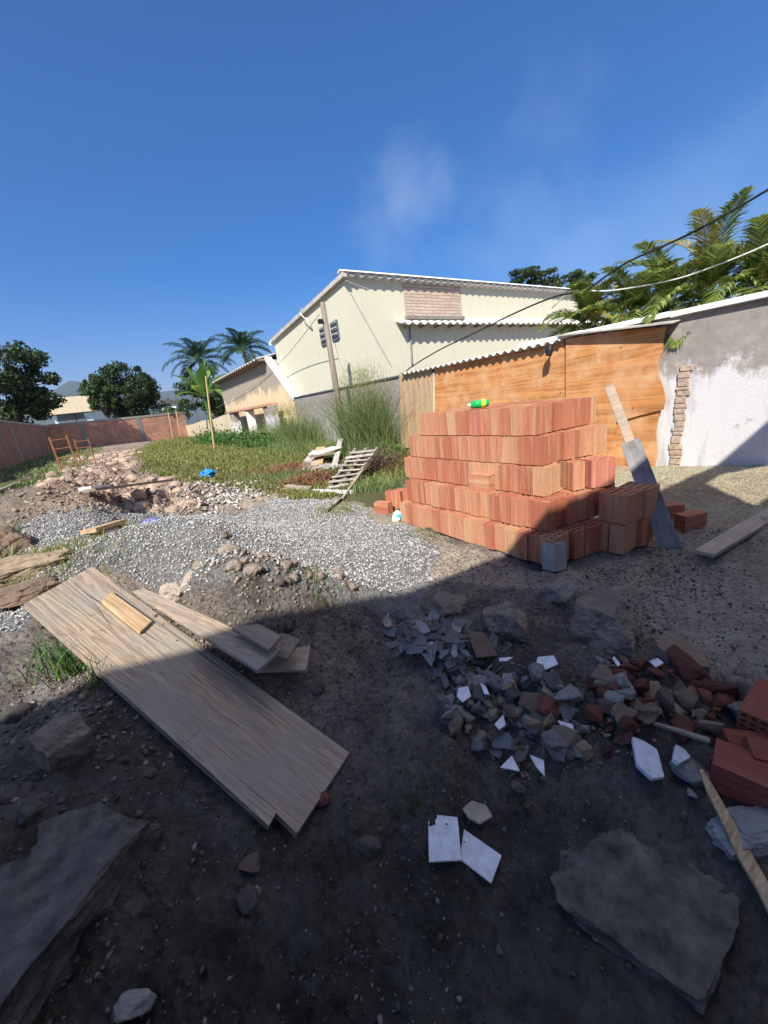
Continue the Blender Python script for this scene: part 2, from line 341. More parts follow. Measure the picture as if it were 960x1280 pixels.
def tag(o, label=None, cat=None, group=None, kind=None):
    if label: o['label'] = label
    if cat: o['category'] = cat
    if group: o['group'] = group
    if kind: o['kind'] = kind
    return o
def thing(name, label, cat, loc=(0, 0, 0), group=None, rot=(0, 0, 0)):
    o = bpy.data.objects.new(name, None); C.objects.link(o); o.location = tuple(map(float, loc)); o.rotation_euler = rot; o.empty_display_size = 0.1
    return tag(o, label, cat, group)
def origin_to(o, c, R=None):
    """move a mesh object's origin (and axes) to c without moving the mesh"""
    Mx = Matrix.Translation(Vector(tuple(map(float, c))))
    if R is not None:
        R4 = Matrix([list(map(float, r)) for r in R]).to_4x4(); Mx = Mx @ R4
    o.data.transform(Mx.inverted()); o.matrix_world = Mx @ o.matrix_world if False else Mx
    return o
def fast_mesh(name, V, Fc, mat, parent=None, smooth=False):
    """V (n,3), Fc (m,k) arrays"""
    me = bpy.data.meshes.new(name); m, k = Fc.shape
    me.vertices.add(len(V)); me.vertices.foreach_set('co', V.astype(np.float32).ravel())
    me.loops.add(m * k); me.loops.foreach_set('vertex_index', Fc.astype(np.int32).ravel())
    me.polygons.add(m); me.polygons.foreach_set('loop_start', np.arange(0, m * k, k, dtype=np.int32))
    try: me.polygons.foreach_set('loop_total', np.full(m, k, dtype=np.int32))
    except Exception: pass
    me.update(calc_edges=True); me.validate()
    me.materials.append(MATS[mat])
    if smooth: me.polygons.foreach_set('use_smooth', np.ones(m, bool))
    o = bpy.data.objects.new(name, me); C.objects.link(o)
    if parent is not None: o.parent = parent
    return o

# value noise
def _hash(ix, iy, seed):
    h = (ix.astype(np.int64) * 374761393 + iy.astype(np.int64) * 668265263 + seed * 1442695041) & 0xffffffff
    h = ((h ^ (h >> 13)) * 1274126177) & 0xffffffff
    return ((h ^ (h >> 16)) & 0xffff) / 65535.0
def vnoise(x, y, seed=0):
    x = np.asarray(x, float); y = np.asarray(y, float)
    ix = np.floor(x); iy = np.floor(y); fx = x - ix; fy = y - iy; fx = fx * fx * (3 - 2 * fx); fy = fy * fy * (3 - 2 * fy)
    a = _hash(ix, iy, seed); b = _hash(ix + 1, iy, seed); c = _hash(ix, iy + 1, seed); d = _hash(ix + 1, iy + 1, seed)
    return (a * (1 - fx) + b * fx) * (1 - fy) + (c * (1 - fx) + d * fx) * fy
def fbm(x, y, seed=0, oct=4, gain=0.5):
    s = 0; a = 1; t = 0
    for k in range(oct):
        s = s + a * (vnoise(x * 2 ** k, y * 2 ** k, seed + k) - 0.5); t += a; a *= gain
    return s / t
def sstep(x, a, b):
    t = np.clip((x - a) / (b - a), 0, 1); return t * t * (3 - 2 * t)
def inpoly(x, y, poly):
    x = np.asarray(x, float); y = np.asarray(y, float); r = np.zeros(x.shape, bool); n = len(poly)
    for i in range(n):
        x1, y1 = poly[i]; x2, y2 = poly[(i + 1) % n]
        c = ((y1 > y) != (y2 > y)) & (x < (x2 - x1) * (y - y1) / ((y2 - y1) or 1e-9) + x1); r ^= c
    return r
# ------------------------------------------------------------------ terrain
PLK = [at(30, 755, 0.70), at(115, 708, 0.70), at(436, 940, -0.02), at(370, 1042, -0.02)]
_pa = (PLK[0] + PLK[1]) / 2; _pb = (PLK[2] + PLK[3]) / 2
def g2(x, y, cx, cy, sx, sy, a, rot=0.0):
    c, s = math.cos(rot), math.sin(rot); dx, dy = x - cx, y - cy
    u = (dx * c + dy * s) / sx; v = (-dx * s + dy * c) / sy
    return a * np.exp(-(u * u + v * v))
HA = at(60, 655, 0.42); HB = at(212, 672, 0.40); HD = at(150, 600, 0.5); HE = at(200, 622, 0.35)
def H(x, y):
    x = np.asarray(x, float); y = np.asarray(y, float)
    h = 0.45 * sstep(y, 6.5, 18) * sstep(-x, -7.5, 1.0) + 0.12 * sstep(y, 7, 14)
    left = sstep(-x, -0.15, 0.9) * sstep(y, 0.2, 1.6)
    h = h * (1 - left) + left * np.maximum(h, 0.30 + 0.15 * sstep(y, 3, 10))
    # foreground hollow and the soil bank the planks lie on
    h = h - 0.16 * sstep(-y, -1.7, -0.6) * sstep(x, -0.2, 0.3) * (1 - sstep(x, 0.9, 1.8))
    h = h + g2(x, y, 0.42, 2.42, 0.62, 0.42, 0.60, 0.15) + g2(x, y, -0.25, 1.75, 0.45, 0.6, 0.10) + g2(x, y, 0.05, 2.25, 0.5, 0.35, 0.18)
    h = h + g2(x, y, 1.05, 2.35, 0.30, 0.28, 0.12)
    # gravel heaps, dug earth further back, sand by the wall
    h = h + g2(x, y, HA[0], HA[1], 0.9, 0.9, 0.42) + g2(x, y, HB[0], HB[1], 0.85, 0.75, 0.55) + g2(x, y, HB[0] + .6, HB[1] - .7, 0.7, 0.5, 0.12)
    far = g2(x, y, HD[0], HD[1], 2.2, 4.5, 0.34) + g2(x, y, HE[0] + .5, HE[1], 1.2, 0.9, 0.22)
    h = h + far * (0.75 + 2.4 * fbm(x * 1.9, y * 1.5, 11, 5, 0.65))
    h = h + g2(x, y, 6.4, 0.9, 1.2, 1.6, 0.16) + g2(x, y, 4.6, 0.3, 0.8, 0.8, 0.07)
    h = h + g2(x, y, 1.55, 0.88, 0.42, 0.30, 0.07) + g2(x, y, 2.3, 0.45, 0.4, 0.3, 0.05)
    d = np.hypot(x, y); near = 1 - sstep(d, 3.5, 9)
    sand = sstep(x, 2.2, 3.2)
    bank = np.exp(-((x - 0.3) ** 2 / 0.9 + (y - 1.9) ** 2 / 1.2))
    grav = np.exp(-((x - 1.0) ** 2 / 3.5 + (y - 4.6) ** 2 / 5.0))
    h = h + (0.055 + 0.16 * bank) * (1 - 0.6 * sand) * (1 - 0.8 * grav) * fbm(x * 2.3, y * 2.3, 3, 5, 0.6) * (0.35 + 0.65 * near)
    rough_ = near * (1 - 0.5 * sand) * (1 - 0.9 * grav)
    h = h + (0.17 + 0.10 * bank) * rough_ * (0.25 + 0.75 * sstep(vnoise(x * 1.9, y * 1.9, 91), .3, .7)) * fbm(x * 8, y * 8, 5, 5, 0.68) + 0.016 * near * fbm(x * 36, y * 36, 9, 2)
    h = h + 0.10 * sstep(d, 6, 12) * (1 - sstep(d, 30, 60)) * fbm(x * 0.9, y * 0.9, 6, 5, 0.6)
    # small footprints and ripples in the sand
    h = h - 0.035 * sand * near * sstep(vnoise(x * 4.2, y * 4.2, 21), 0.62, 0.85)
    # the earth stays under the big plank
    ax, ay = _pa[0], _pa[1]; bx, by = _pb[0], _pb[1]; L2 = (bx - ax) ** 2 + (by - ay) ** 2
    t = ((x - ax) * (bx - ax) + (y - ay) * (by - ay)) / L2
    dist = np.abs((x - ax) * (by - ay) - (y - ay) * (bx - ax)) / math.sqrt(L2)
    pz = _pa[2] + (_pb[2] - _pa[2]) * np.clip(t, 0, 1) - 0.035
    wgt = (1 - sstep(dist, 0.24, 0.42)) * sstep(t, -0.12, 0.0) * (1 - sstep(t, 1.0, 1.12))
    h = np.where(h > pz, h * (1 - wgt) + pz * wgt, h)
    return h
def gat(px, py, dz=0.0):
    p = at(px, py, 0.0)
    z = 0.0
    for _ in range(25):
        p = at(px, py, z + dz); z = 0.5 * z + 0.5 * float(H(p[0], p[1]))
        z = min(z, 1.3)
    return np.array([p[0], p[1], z + dz])

GRAV = [(0, 745), (5, 675), (60, 632), (150, 628), (215, 640), (300, 640), (345, 622), (395, 622), (445, 630), (470, 650), (515, 662), (548, 690), (530, 745), (520, 775), (490, 770), (420, 752), (320, 712), (225, 742), (185, 735), (120, 705), (95, 740), (20, 790), (-60, 800)]
SAND = [(540, 672), (700, 720), (800, 690), (830, 600), (900, 560), (1100, 560), (1100, 900), (900, 850), (820, 800), (700, 740), (590, 735), (520, 720), (548, 700)]
GRASS = [(170, 565), (250, 530), (340, 540), (505, 520), (510, 640), (470, 640), (440, 625), (330, 620), (250, 605), (185, 590)]
DIRTP = [(20, 640), (60, 600), (110, 560), (170, 560), (180, 590), (240, 600), (250, 640), (150, 640), (60, 640)]
TAN = [(480, 640), (440, 628), (400, 620), (330, 618), (250, 612), (230, 640), (340, 628), (470, 655), (560, 690), (560, 670)]
def masks(x, y, z):
    P = np.stack([x, y, z], -1); px, py, d = proj(P)
    front = d > 0.05
    px = np.where(front, px, -9999); py = np.where(front, py, -9999)
    jx = 16 * fbm(x * 3, y * 3, 31, 4, 0.6) * 2; jy = 10 * fbm(x * 3, y * 3, 41, 4, 0.6) * 2
    qx, qy = px + jx, py + jy
    return {k: inpoly(qx, qy, p) & front for k, p in (('g', GRAV), ('s', SAND), ('r', GRASS), ('d', DIRTP), ('t', TAN))}

def build_ground():
    nr = 520; r = 0.12 * (5200 / 0.12) ** (np.linspace(0, 1, nr) ** 1.0)
    r = np.concatenate([0.12 * (40 / 0.12) ** np.linspace(0, 1, 470), 40 * (9000 / 40) ** np.linspace(0.02, 1, 50)])
    # view direction is 32.5 degrees right of +Y: fine spacing there
    a0 = math.radians(32.5)
    ang = np.concatenate([np.linspace(-math.pi, -1.15, 60, endpoint=False), np.linspace(-1.15, 1.15, 560, endpoint=False), np.linspace(1.15, math.pi, 60, endpoint=False)]) + a0
    A, Rr = np.meshgrid(ang, r, indexing='ij'); x = Rr * np.sin(A); y = Rr * np.cos(A); z = H(x, y)
    na = len(ang); n_r = len(r)
    V = np.stack([x, y, z], -1).reshape(-1, 3)
    i = np.arange(na)[:, None]; j = np.arange(n_r - 1)[None, :]; i2 = (i + 1) % na
    a = i * n_r + j; b = i * n_r + j + 1; c = i2 * n_r + j + 1; d = i2 * n_r + j
    Fc = np.stack([a, b, c, d], -1).reshape(-1, 4)[:, ::-1]
    # centre fan
    V = np.vstack([V, [[0, 0, float(H(0.0, 0.0))]]]); cen = len(V) - 1
    o = fast_mesh('ground', V, Fc, 'ground', smooth=True)
    mk = masks(V[:, 0], V[:, 1], V[:, 2]); X, Y = V[:, 0], V[:, 1]
    n1 = fbm(X * 1.7, Y * 1.7, 51, 5, 0.6)[:, None]; n2 = fbm(X * 9, Y * 9, 61, 4, 0.6)[:, None]
    col = np.array([0.31, 0.265, 0.225]) * (1 + 1.5 * n1 + 1.3 * n2)
    pale = sstep(fbm(X * 3.1, Y * 3.1, 81, 4, 0.6), 0.06, 0.22)[:, None]
    col = col * (1 - 0.5 * pale) + 0.5 * pale * np.array([0.37, 0.355, 0.34])
    col = col * (0.5 + 0.5 * sstep(np.hypot(X, Y) + .5 * n1[:, 0], 0.7, 2.2))[:, None]        # soil darkened towards the viewer: the foreground's deeper shade put into its colour
    rr = sstep(Y, 3.2, 4.2)[:, None]; col = col * (1 - rr) + rr * np.array([0.42, 0.34, 0.26]) * (1 + 0.9 * n1 + 0.6 * n2)
    def put(m, c, va=0.8, vb=0.5):
        w = m[:, None].astype(float); cc = np.array(c) * (1 + va * n1 + vb * n2); return col * (1 - w) + cc * w
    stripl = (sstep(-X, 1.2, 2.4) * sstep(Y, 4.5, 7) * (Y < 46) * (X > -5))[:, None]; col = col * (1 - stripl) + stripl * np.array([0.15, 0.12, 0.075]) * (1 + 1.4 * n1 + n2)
    col = put(mk['r'], (0.15, 0.155, 0.06)); col = put(mk['d'], (0.46, 0.35, 0.27), 1.2, 1.0); col = put(mk['t'], (0.56, 0.48, 0.36))
    col = put(mk['s'], (0.60, 0.50, 0.39), 0.7, 0.35)
    wallside = (sstep(X, 4.0, 4.9) * (1 - sstep(Y, 3.0, 4.5)) * (X < 9))[:, None]; col = col * (1 - wallside) + wallside * np.array([0.74, 0.61, 0.41]) * (1 + 0.6 * n1 + 0.4 * n2)
    col = put(mk['g'], (0.36, 0.355, 0.34), 0.3, 0.3)
    farg = sstep(np.hypot(X, Y), 60, 90)[:, None]; col = col * (1 - farg) + farg * np.array([0.06, 0.09, 0.035])
    col = np.clip(col, 0.015, 0.7)
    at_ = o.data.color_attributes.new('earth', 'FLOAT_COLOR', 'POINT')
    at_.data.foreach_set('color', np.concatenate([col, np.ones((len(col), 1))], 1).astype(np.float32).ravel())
    tag(o, kind='structure'); return o
b = NB('ground'); at_n = b.n('VertexColor'); at_n.layer_name = 'earth'
v = b.coord('World'); f1 = b.noise(v, 9, 8, 0.7); f2 = b.noise(v, 70, 8, 0.8)
f3 = b.noise(v, 24, 8, 0.75); vo = b.n('TexVoronoi', Scale=38.0); b.l(v, vo.inputs['Vector']); vr = b.n('TexVoronoi', Scale=95.0); b.l(v, vr.inputs['Vector'])
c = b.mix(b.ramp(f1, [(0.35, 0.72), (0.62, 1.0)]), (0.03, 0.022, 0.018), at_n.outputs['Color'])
c = b.mix(b.ramp(f3, [(0.38, 0.5), (0.50, 0.0)]), c, (0.035, 0.027, 0.022))
c = b.mix(b.ramp(vo.outputs['Distance'], [(0.55, 0.0), (0.8, 0.25)]), c, (0.03, 0.024, 0.02))  # colour darkened between crumbs, painting in shade that the soft light lacks
c = b.mix(b.ramp(f2, [(0.62, 0.0), (0.75, 0.45)]), c, (0.45, 0.40, 0.34))
c = b.mix(b.ramp(f2, [(0.25, 0.3), (0.36, 0.0)]), c, (0.05, 0.04, 0.03))
b.col(c); b.rough(0.97)
a0 = b.n('Math', _operation='SUBTRACT'); b.l(f1, a0.inputs[0]); b.l(vo.outputs['Distance'], a0.inputs[1]); a1 = b.n('Math', _operation='ADD'); b.l(a0.outputs[0], a1.inputs[0]); b.l(f3, a1.inputs[1])
ad = b.n('Math', _operation='ADD'); b.l(a1.outputs[0], ad.inputs[0]); b.l(f2, ad.inputs[1]); b.bump(ad.outputs[0], 1.0, 0.035)
GROUND = build_ground()

# ------------------------------------------------------------------ walls and buildings
def wall_run(name, p0, p1, poly, thick, mat, parent=None, back=True):
    """polygon (distance along the run, height) from p0 towards p1, thickness pushed away from the plot; local X runs along the wall"""
    p0 = np.array([p0[0], p0[1], 0.0]); p1 = np.array([p1[0], p1[1], 0.0]); d = (p1 - p0) / np.linalg.norm(p1 - p0); nrm = np.array([-d[1], d[0], 0])
    mb = MB().prism([(s, 0, z) for s, z in poly], (0, thick, 0)); o = mb.build(name, mat)
    R = Matrix(((d[0], nrm[0], 0, p0[0]), (d[1], nrm[1], 0, p0[1]), (0, 0, 1, 0), (0, 0, 0, 1)))
    if parent is not None:
        o.parent = parent; o.matrix_world = parent.matrix_world @ Matrix.Identity(4)
        o.matrix_basis = Matrix.Translation(-parent.location) @ R
    else: o.matrix_world = R
    return o

WX = 6.56
# right-hand boundary wall, whitewashed part
wr = thing('boundary_wall', 'tall whitewashed boundary wall with flaking paint and grey render top, right of the orange shed', 'wall', (WX, 2.0, 0))
def rel(o, t):                      # parent o to empty t keeping its place
    o.parent = t; bpy.context.view_layer.update(); o.matrix_parent_inverse = Matrix.Identity(4)
    o.matrix_basis = t.matrix_world.inverted() @ o.matrix_basis
    return o
bpy.context.view_layer.update()
def rp(o, t):
    bpy.context.view_layer.update(); o.matrix_basis = t.matrix_world.inverted() @ o.matrix_basis; o.parent = t; o.matrix_parent_inverse = Matrix.Identity(4); return o
rp(MB().box((WX + 0.09, -1.65, 1.0), (0.18, 8.8, 2.2)).build('wall', 'white_flaked'), wr)
mb = MB()
for k in range(9):
    y0 = -6.05 + k * 1.22; mb.box((WX + 0.08, y0 + 0.605, 2.135 + 0.012 * ((k * 7) % 3)), (0.30, 1.205, 0.07))
rp(mb.build('coping', 'white_paint', bevel=0.006), wr)
# strip where the render is broken away to the brick
mb = MB(); z = 0.03
while z < 1.45:
    hh = random.uniform(0.045, 0.12); wdt = random.uniform(0.11, 0.17); yc = 2.30 - 0.03 * z + random.uniform(-0.015, 0.015)
    mb.box((WX - 0.004 - random.uniform(0, 0.012), yc, z + hh / 2), (0.03, wdt, hh - 0.008)); z += hh
simple('broken_brick', (0.42, 0.32, 0.24), scale=20, var=0.4, bump=0.8)
rp(mb.build('exposed_brick_strip', 'broken_brick', bevel=0.006), wr)

# grey wall left of the shed
gw = thing('boundary_wall', 'low grey rendered boundary wall behind the tall weeds, below the yellow house', 'wall', (WX, 12.5, 0))
rp(MB().box((WX + 0.09, 12.52, 0.95), (0.18, 7.6, 2.2)).build('wall', 'grey_render'), gw)
rp(MB().box((WX + 0.08, 12.52, 2.075), (0.24, 7.6, 0.045)).build('coping', 'dark_metal'), gw)

# ---- shed of plywood under corrugated sheets
shed = thing('plywood_shed', 'orange plywood shed front with a wavy corrugated roof edge, behind the stacked clay blocks', 'shed', (WX, 5.5, 0))
def ply(px, x, th, mat, name, wav=0.0):
    pts = [onx(a, b_, x) for a, b_ in px]
    o = MB().prism(pts, (th, 0, 0)).build(name, mat); return rp(o, shed)
ply([(543, 459), (544, 600), (704, 600), (706, 495), (705, 423)], WX - 0.07, 0.018, 'ply_orange', 'plywood_panel')
ply([(707, 424), (707, 600), (770, 600), (770, 528), (800, 519), (829, 512), (832, 500), (829, 485), (823, 468), (822, 455), (828, 440), (829, 425), (833, 408), (770, 414)], WX - 0.095, 0.018, 'ply_orange', 'plywood_panel')
ply([(768, 520), (768, 600), (820, 600), (818, 585), (822, 565), (820, 540), (826, 505), (800, 512)], WX - 0.06, 0.015, 'ply_orange', 'plywood_panel')
ply([(499, 466), (502, 560), (541, 560), (540, 457)], WX - 0.07, 0.018, 'ply_raw', 'plywood_panel')
fr = MB()
for yy in (2.62, 4.7, 6.55, 8.6): fr.box((WX + 0.02, yy, 1.0), (0.07, 0.07, 2.1))
fr.box((WX + 0.02, 5.6, 2.02), (0.07, 6.05, 0.07)); fr.box((WX + 1.9, 5.6, 2.0), (0.07, 6.05, 0.07))
rp(fr.build('timber_frame', 'pine_grey'), shed)
rp(MB().box((WX + 1.98, 5.6, 1.0), (0.12, 6.1, 2.0)).build('back_wall', 'grey_render'), shed)
def corr(mat, x0, x1, y0, y1, z0, z1, wl=0.177, amp=0.026, th=0.012, axis='y', noise=0.0, per=10):
    """corrugated sheet: waves run along x (down the slope from x0 to x1), the wavy edge shows along y"""
    n = max(8, int(abs(y1 - y0) / wl * per)); ys = np.linspace(y0, y1, n + 1); nx = 7; V = []; Fs = []
    for s in (0, 1):
        for i, yy in enumerate(ys):
            for j in range(nx):
                t = j / (nx - 1); zz = z0 + (z1 - z0) * t + amp * math.sin(2 * math.pi * (yy - y0) / wl) - s * th
                V.append((x0 + (x1 - x0) * t, yy, zz))
    m = (n + 1) * nx
    for i in range(n):
        for j in range(nx - 1):
            a = i * nx + j; q = (a, a + nx, a + nx + 1, a + 1); Fs.append(q); Fs.append(tuple(k + m for k in q[::-1]))
        a = i * nx; Fs.append((a, a + m, a + nx + m, a + nx)); a = i * nx + nx - 1; Fs.append((a, a + nx, a + nx + m, a + m))
    for j in range(nx - 1):
        a = j; Fs.append((a, a + 1, a + 1 + m, a + m)); a = n * nx + j; Fs.append((a, a + m, a + 1 + m, a + 1))
    b_ = MB(); b_.add(V, Fs); return b_
s0 = onx(500, 468, WX - 0.19); s1 = onx(692, 426, WX - 0.19)
rp(corr('fibre_cement', WX - 0.19, WX + 2.2, s1[1] - 0.1, s0[1], s0[2] + 0.005, s0[2] + 0.08).build('corrugated_roof', 'fibre_cement', smooth=True), shed)
e0 = onx(693, 421, WX - 0.19); e1 = onx(841, 404, WX - 0.26)
mb = MB().add([e0 + [0, 0, .02], e1 + [0, 0, .012], (WX + .5, e1[1], 2.13), (WX + .5, e0[1], 2.2), e0, e1 - [0, 0, .002], (WX + .5, e1[1], 2.115), (WX + .5, e0[1], 2.18)],
              [(0, 1, 2, 3), (7, 6, 5, 4), (0, 4, 5, 1), (1, 5, 6, 2), (2, 6, 7, 3), (3, 7, 4, 0)])
rp(mb.build('flat_roof_sheet', 'fibre_old'), shed)
p = onx(688, 436, WX - 0.24); lm = thing('wall_lamp', 'small black floodlight under the edge of the shed roof', 'lamp', p)
rp(MB().tube([p + [-.02, 0, .05], p + [-.03, 0, -.02], p + [-.05, 0, -.10]], [0.045, 0.06, 0.05], 12).build('lamp_head', 'black_plastic'), lm)
rp(MB().bar(p + [0, 0, .04], (WX - .08, p[1], p[2] + .1), .03, .02).build('bracket', 'black_plastic'), lm)

# ---- yellow house
HX = 6.9; CA = onx(428, 342, HX); HY = CA[1]; HZ = CA[2] - 0.07; CB = onx(341, 425, HX); HB_ = CB[2] - 0.1
hs_ = thing('yellow_house', 'big pale yellow house with a single-slope roof, two louvre vents and a stone-tiled panel', 'house', (HX, HY, 0))
rp(MB().prism([(HX, HY, 0), (HX, CB[1] - .1, 0), (HX, CB[1] - .1, HB_), (HX, HY, HZ)], (15.0, 0, 0)).build('wall', 'yellow_paint'), hs_)
# front stone panel, thin sill under it
q0 = ony(503, 352, HY); q1 = ony(577, 397, HY)
o = wall_run('stone_tile_panel', (q0[0], HY - 0.006), (q1[0], HY - 0.006), [(0, q1[2] + .02), (q1[0] - q0[0], q1[2] + .02), (q1[0] - q0[0], HZ - 0.05), (0, HZ - 0.05)], 0.02, 'stone_tile'); 
o.matrix_basis = Matrix.Translation((0, -0.02, 0)) @ o.matrix_basis; rp(o, hs_)
mb = MB(); mb.box(((q0[0] + q1[0]) / 2, HY - 0.06, q1[2] - 0.03), (q1[0] - q0[0] + .1, 0.12, 0.10)); rp(mb.build('sill', 'concrete_dark'), hs_)
q2 = ony(580, 395, HY); q3 = ony(700, 397, HY)
rp(MB().box(((q2[0] + 18.5) / 2, HY - .03, 4.02), (18.5 - q2[0], .06, .28)).build('grey_band', 'fibre_cement'), hs_)
def xcorr(x0, x1, y0, y1, z0, z1, wl, amp, th=0.02):
    """wavy edge along x, sheet runs back in y"""
    b_ = corr('', y0, y1, x0, x1, z0, z1, wl, amp, th, per=8); b_.v = [(v_[1], v_[0], v_[2]) for v_ in b_.v]; return b_
rp(xcorr(HX - 0.05, 22.0, HY - 0.22, CB[1] + 0.1, CA[2] - 0.06, CB[2] - 0.02, 0.35, 0.055).build('roof', 'fibre_cement', smooth=True), hs_)
rp(MB().prism([(HX - .12, HY - .27, CA[2] - .01), (HX - .12, HY - .05, CA[2] + .1), (HX - .12, HY + .1, CA[2] + .05), (HX - .12, HY + .1, CA[2] + .02), (HX - .12, HY - .05, CA[2] + .06)], (15.3, 0, 0)).build('ridge_cap', 'white_paint'), hs_)
mb = MB(); mb.bar((HX - .06, HY - .24, CA[2] - .09), (HX - .06, CB[1] + .15, CB[2] - .07), 0.14, 0.13); rp(mb.build('verge_board', 'fibre_old'), hs_)
rp(MB().box((HX + 0.0, CB[1] + .1, CB[2] - .14), (.3, .14, .12)).build('gutter_end', 'white_paint'), hs_)
# lower lean-to roof on the front
lz = 3.90; lx0 = ony(503, 402, HY - .4)[0]
rp(xcorr(lx0, 21.5, HY - .4, HY - .02, lz, lz + .13, 0.35, 0.045).build('lower_roof', 'white_paint', smooth=True), hs_)
for k in range(13): rp(MB().box((lx0 + .35 + k * .7, HY - .2, lz - .06), (.07, .32, .07)).build('bracket', 'concrete_dark'), hs_)
rp(MB().tube([ony(512, 402, HY - .05), ony(515, 455, HY - .05)], 0.03, 8).build('drain_stain_pipe', 'concrete'), hs_)
for (a, b1, c1, d1) in (((399, 411), (409, 407), (412, 428), (403, 432)), ((413, 404), (422, 401), (424, 422), (416, 426))):
    P4 = [onx(*k, HX - 0.02) for k in (a, b1, c1, d1)]; cy = sum(p_[1] for p_ in P4) / 4; cz = sum(p_[2] for p_ in P4) / 4
    wy = abs(P4[0][1] - P4[1][1]) * .85 ; wz = abs(P4[0][2] - P4[3][2])
    wn = MB(); 
    for s in (-1, 1): wn.box((HX - .02, cy + s * wy / 2, cz), (.06, .05, wz)); wn.box((HX - .02, cy, cz + s * wz / 2), (.06, wy, .05))
    wo_ = rp(wn.build('vent_window', 'dark_metal'), hs_)
    pn = MB().box((HX - .003, cy, cz), (.02, wy, wz)).build('pane', 'glass_dark'); rp(pn, hs_); 
    lv = MB()
    for k in range(3): lv.box((HX - .05, cy, cz + (k - 1) * wz / 3 + .05), (.10, wy * .92, .02), Matrix.Rotation(math.radians(35), 3, 'Y'))
    lo_ = lv.build('louvre', 'fibre_cement')
    for ch in (pn, lo_):
        if ch.parent is None: rp(ch, wo_)
        else:
            ch.parent = wo_; ch.matrix_basis = wo_.matrix_basis.inverted() @ ch.matrix_basis

# ---- old ruin building with sloping parapet
q = thing('old_outbuilding', 'old stained cream outbuilding with a sloping white parapet, left of the yellow house', 'house', (WX, 18, 0))
ye0 = onx(274, 478, WX)[1]; ye1 = onx(332, 447, WX)[1]; zt = 4.02
rp(MB().prism([(WX + .02, 16.3, 0), (WX + .02, ye0, 0), (WX + .02, ye0, zt - .05), (WX + .02, ye1, zt - .05), (WX + .02, 16.3, 2.02)], (6.5, 0, 0)).build('wall', 'cream_old'), q)
mb = MB(); mb.bar((WX + .10, 16.22, 2.03), (WX + .10, ye1 + .02, zt + .02), .30, .16); rp(mb.build('sloping_parapet', 'white_paint'), q)
rp(corr('', WX - .45, WX + 3, ye1, ye0 + .3, zt + .02, zt + .7, .5, .05, .03, per=6).build('roof', 'fibre_old', smooth=True), q)
mb = MB()
rp(MB().box((WX-.12,(ye0+ye1)/2,zt-.03),(.5,abs(ye0-ye1),.08)).build('eave_board','weathered'), q)

# ruined stub at its foot
rz = thing('ruined_wall', 'low broken white wall stub with a brick ledge, at the foot of the old outbuilding', 'wall', (5.7, 24, 0))
A0 = onx(287, 514, 6.0); A1 = onx(340, 507, 6.0)
rp(MB().box((6.0, (A0[1] + A1[1]) / 2, A0[2] - .08), (.6, A0[1] - A1[1], .10)).build('brick_ledge', 'red_brickwork'), rz)
for (px, wd) in ((338, 1.0), (292, .9), (312, .4)):
    c_ = onx(px, 520, 5.9); 
    rp(MB().box((5.95, c_[1], (A0[2] - .1) / 2), (.35, wd, A0[2] - .12)).build('pillar', 'white_flaked' if px != 312 else 'pale_plaster', bevel=.02), rz)
lo = thing('low_wall', 'low pale broken wall running from the ruined stub to the back wall', 'wall', (6.4, 36, 0))
rp(MB().prism([(6.5, ye0 + .4, 0), (6.5, 52, 0), (6.5, 52, 1.5), (6.5, 44, 1.55), (6.5, 38, 1.75), (6.5, 34, 1.7), (6.5, ye0 + .4, 1.9)], (.2, 0, 0)).build('wall', 'beige_wall'), lo)

# ---- left brick wall and back brick wall with concrete posts
def column_wall(name, label, p0, p1, z0, ztop, mat, every, wcol, cap):
    p0 = np.array([*p0, 0.]); p1 = np.array([*p1, 0.]); Ln = np.linalg.norm(p1 - p0)
    t = thing(name, label, 'wall', (p0 + p1) / 2)
    o = wall_run('brickwork', p0, p1, [(0, z0), (Ln, z0), (Ln, ztop), (0, ztop)], 0.14, mat); rp(o, t)
    s = every * .5
    while s < Ln:
        o = wall_run('concrete_post', p0, p1, [(s - wcol / 2, z0), (s + wcol / 2, z0), (s + wcol / 2, ztop + .0), (s - wcol / 2, ztop + .0)], 0.2, 'concrete')
        d = (p1 - p0) / Ln; o.matrix_basis = Matrix.Translation((d[1] * .03, -d[0] * .03, 0)) @ o.matrix_basis; rp(o, t); s += every
    o = wall_run('top_beam', p0, p1, [(0, ztop + .002), (Ln, ztop + .002), (Ln, ztop + cap), (0, ztop + cap)], 0.2, 'concrete')
    d = (p1 - p0) / Ln; o.matrix_basis = Matrix.Translation((d[1] * .035, -d[0] * .035, 0)) @ o.matrix_basis; rp(o, t)
    return t
LX = -4.75
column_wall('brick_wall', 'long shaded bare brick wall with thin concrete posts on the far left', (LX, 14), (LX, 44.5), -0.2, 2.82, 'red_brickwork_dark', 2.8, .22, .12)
column_wall('brick_wall', 'bare red brick back wall half in shade, closing the far end of the plot', (LX, 44.5), (6.9, 49.2), -0.2, 2.82, 'red_brickwork', 4.9, .42, .20)

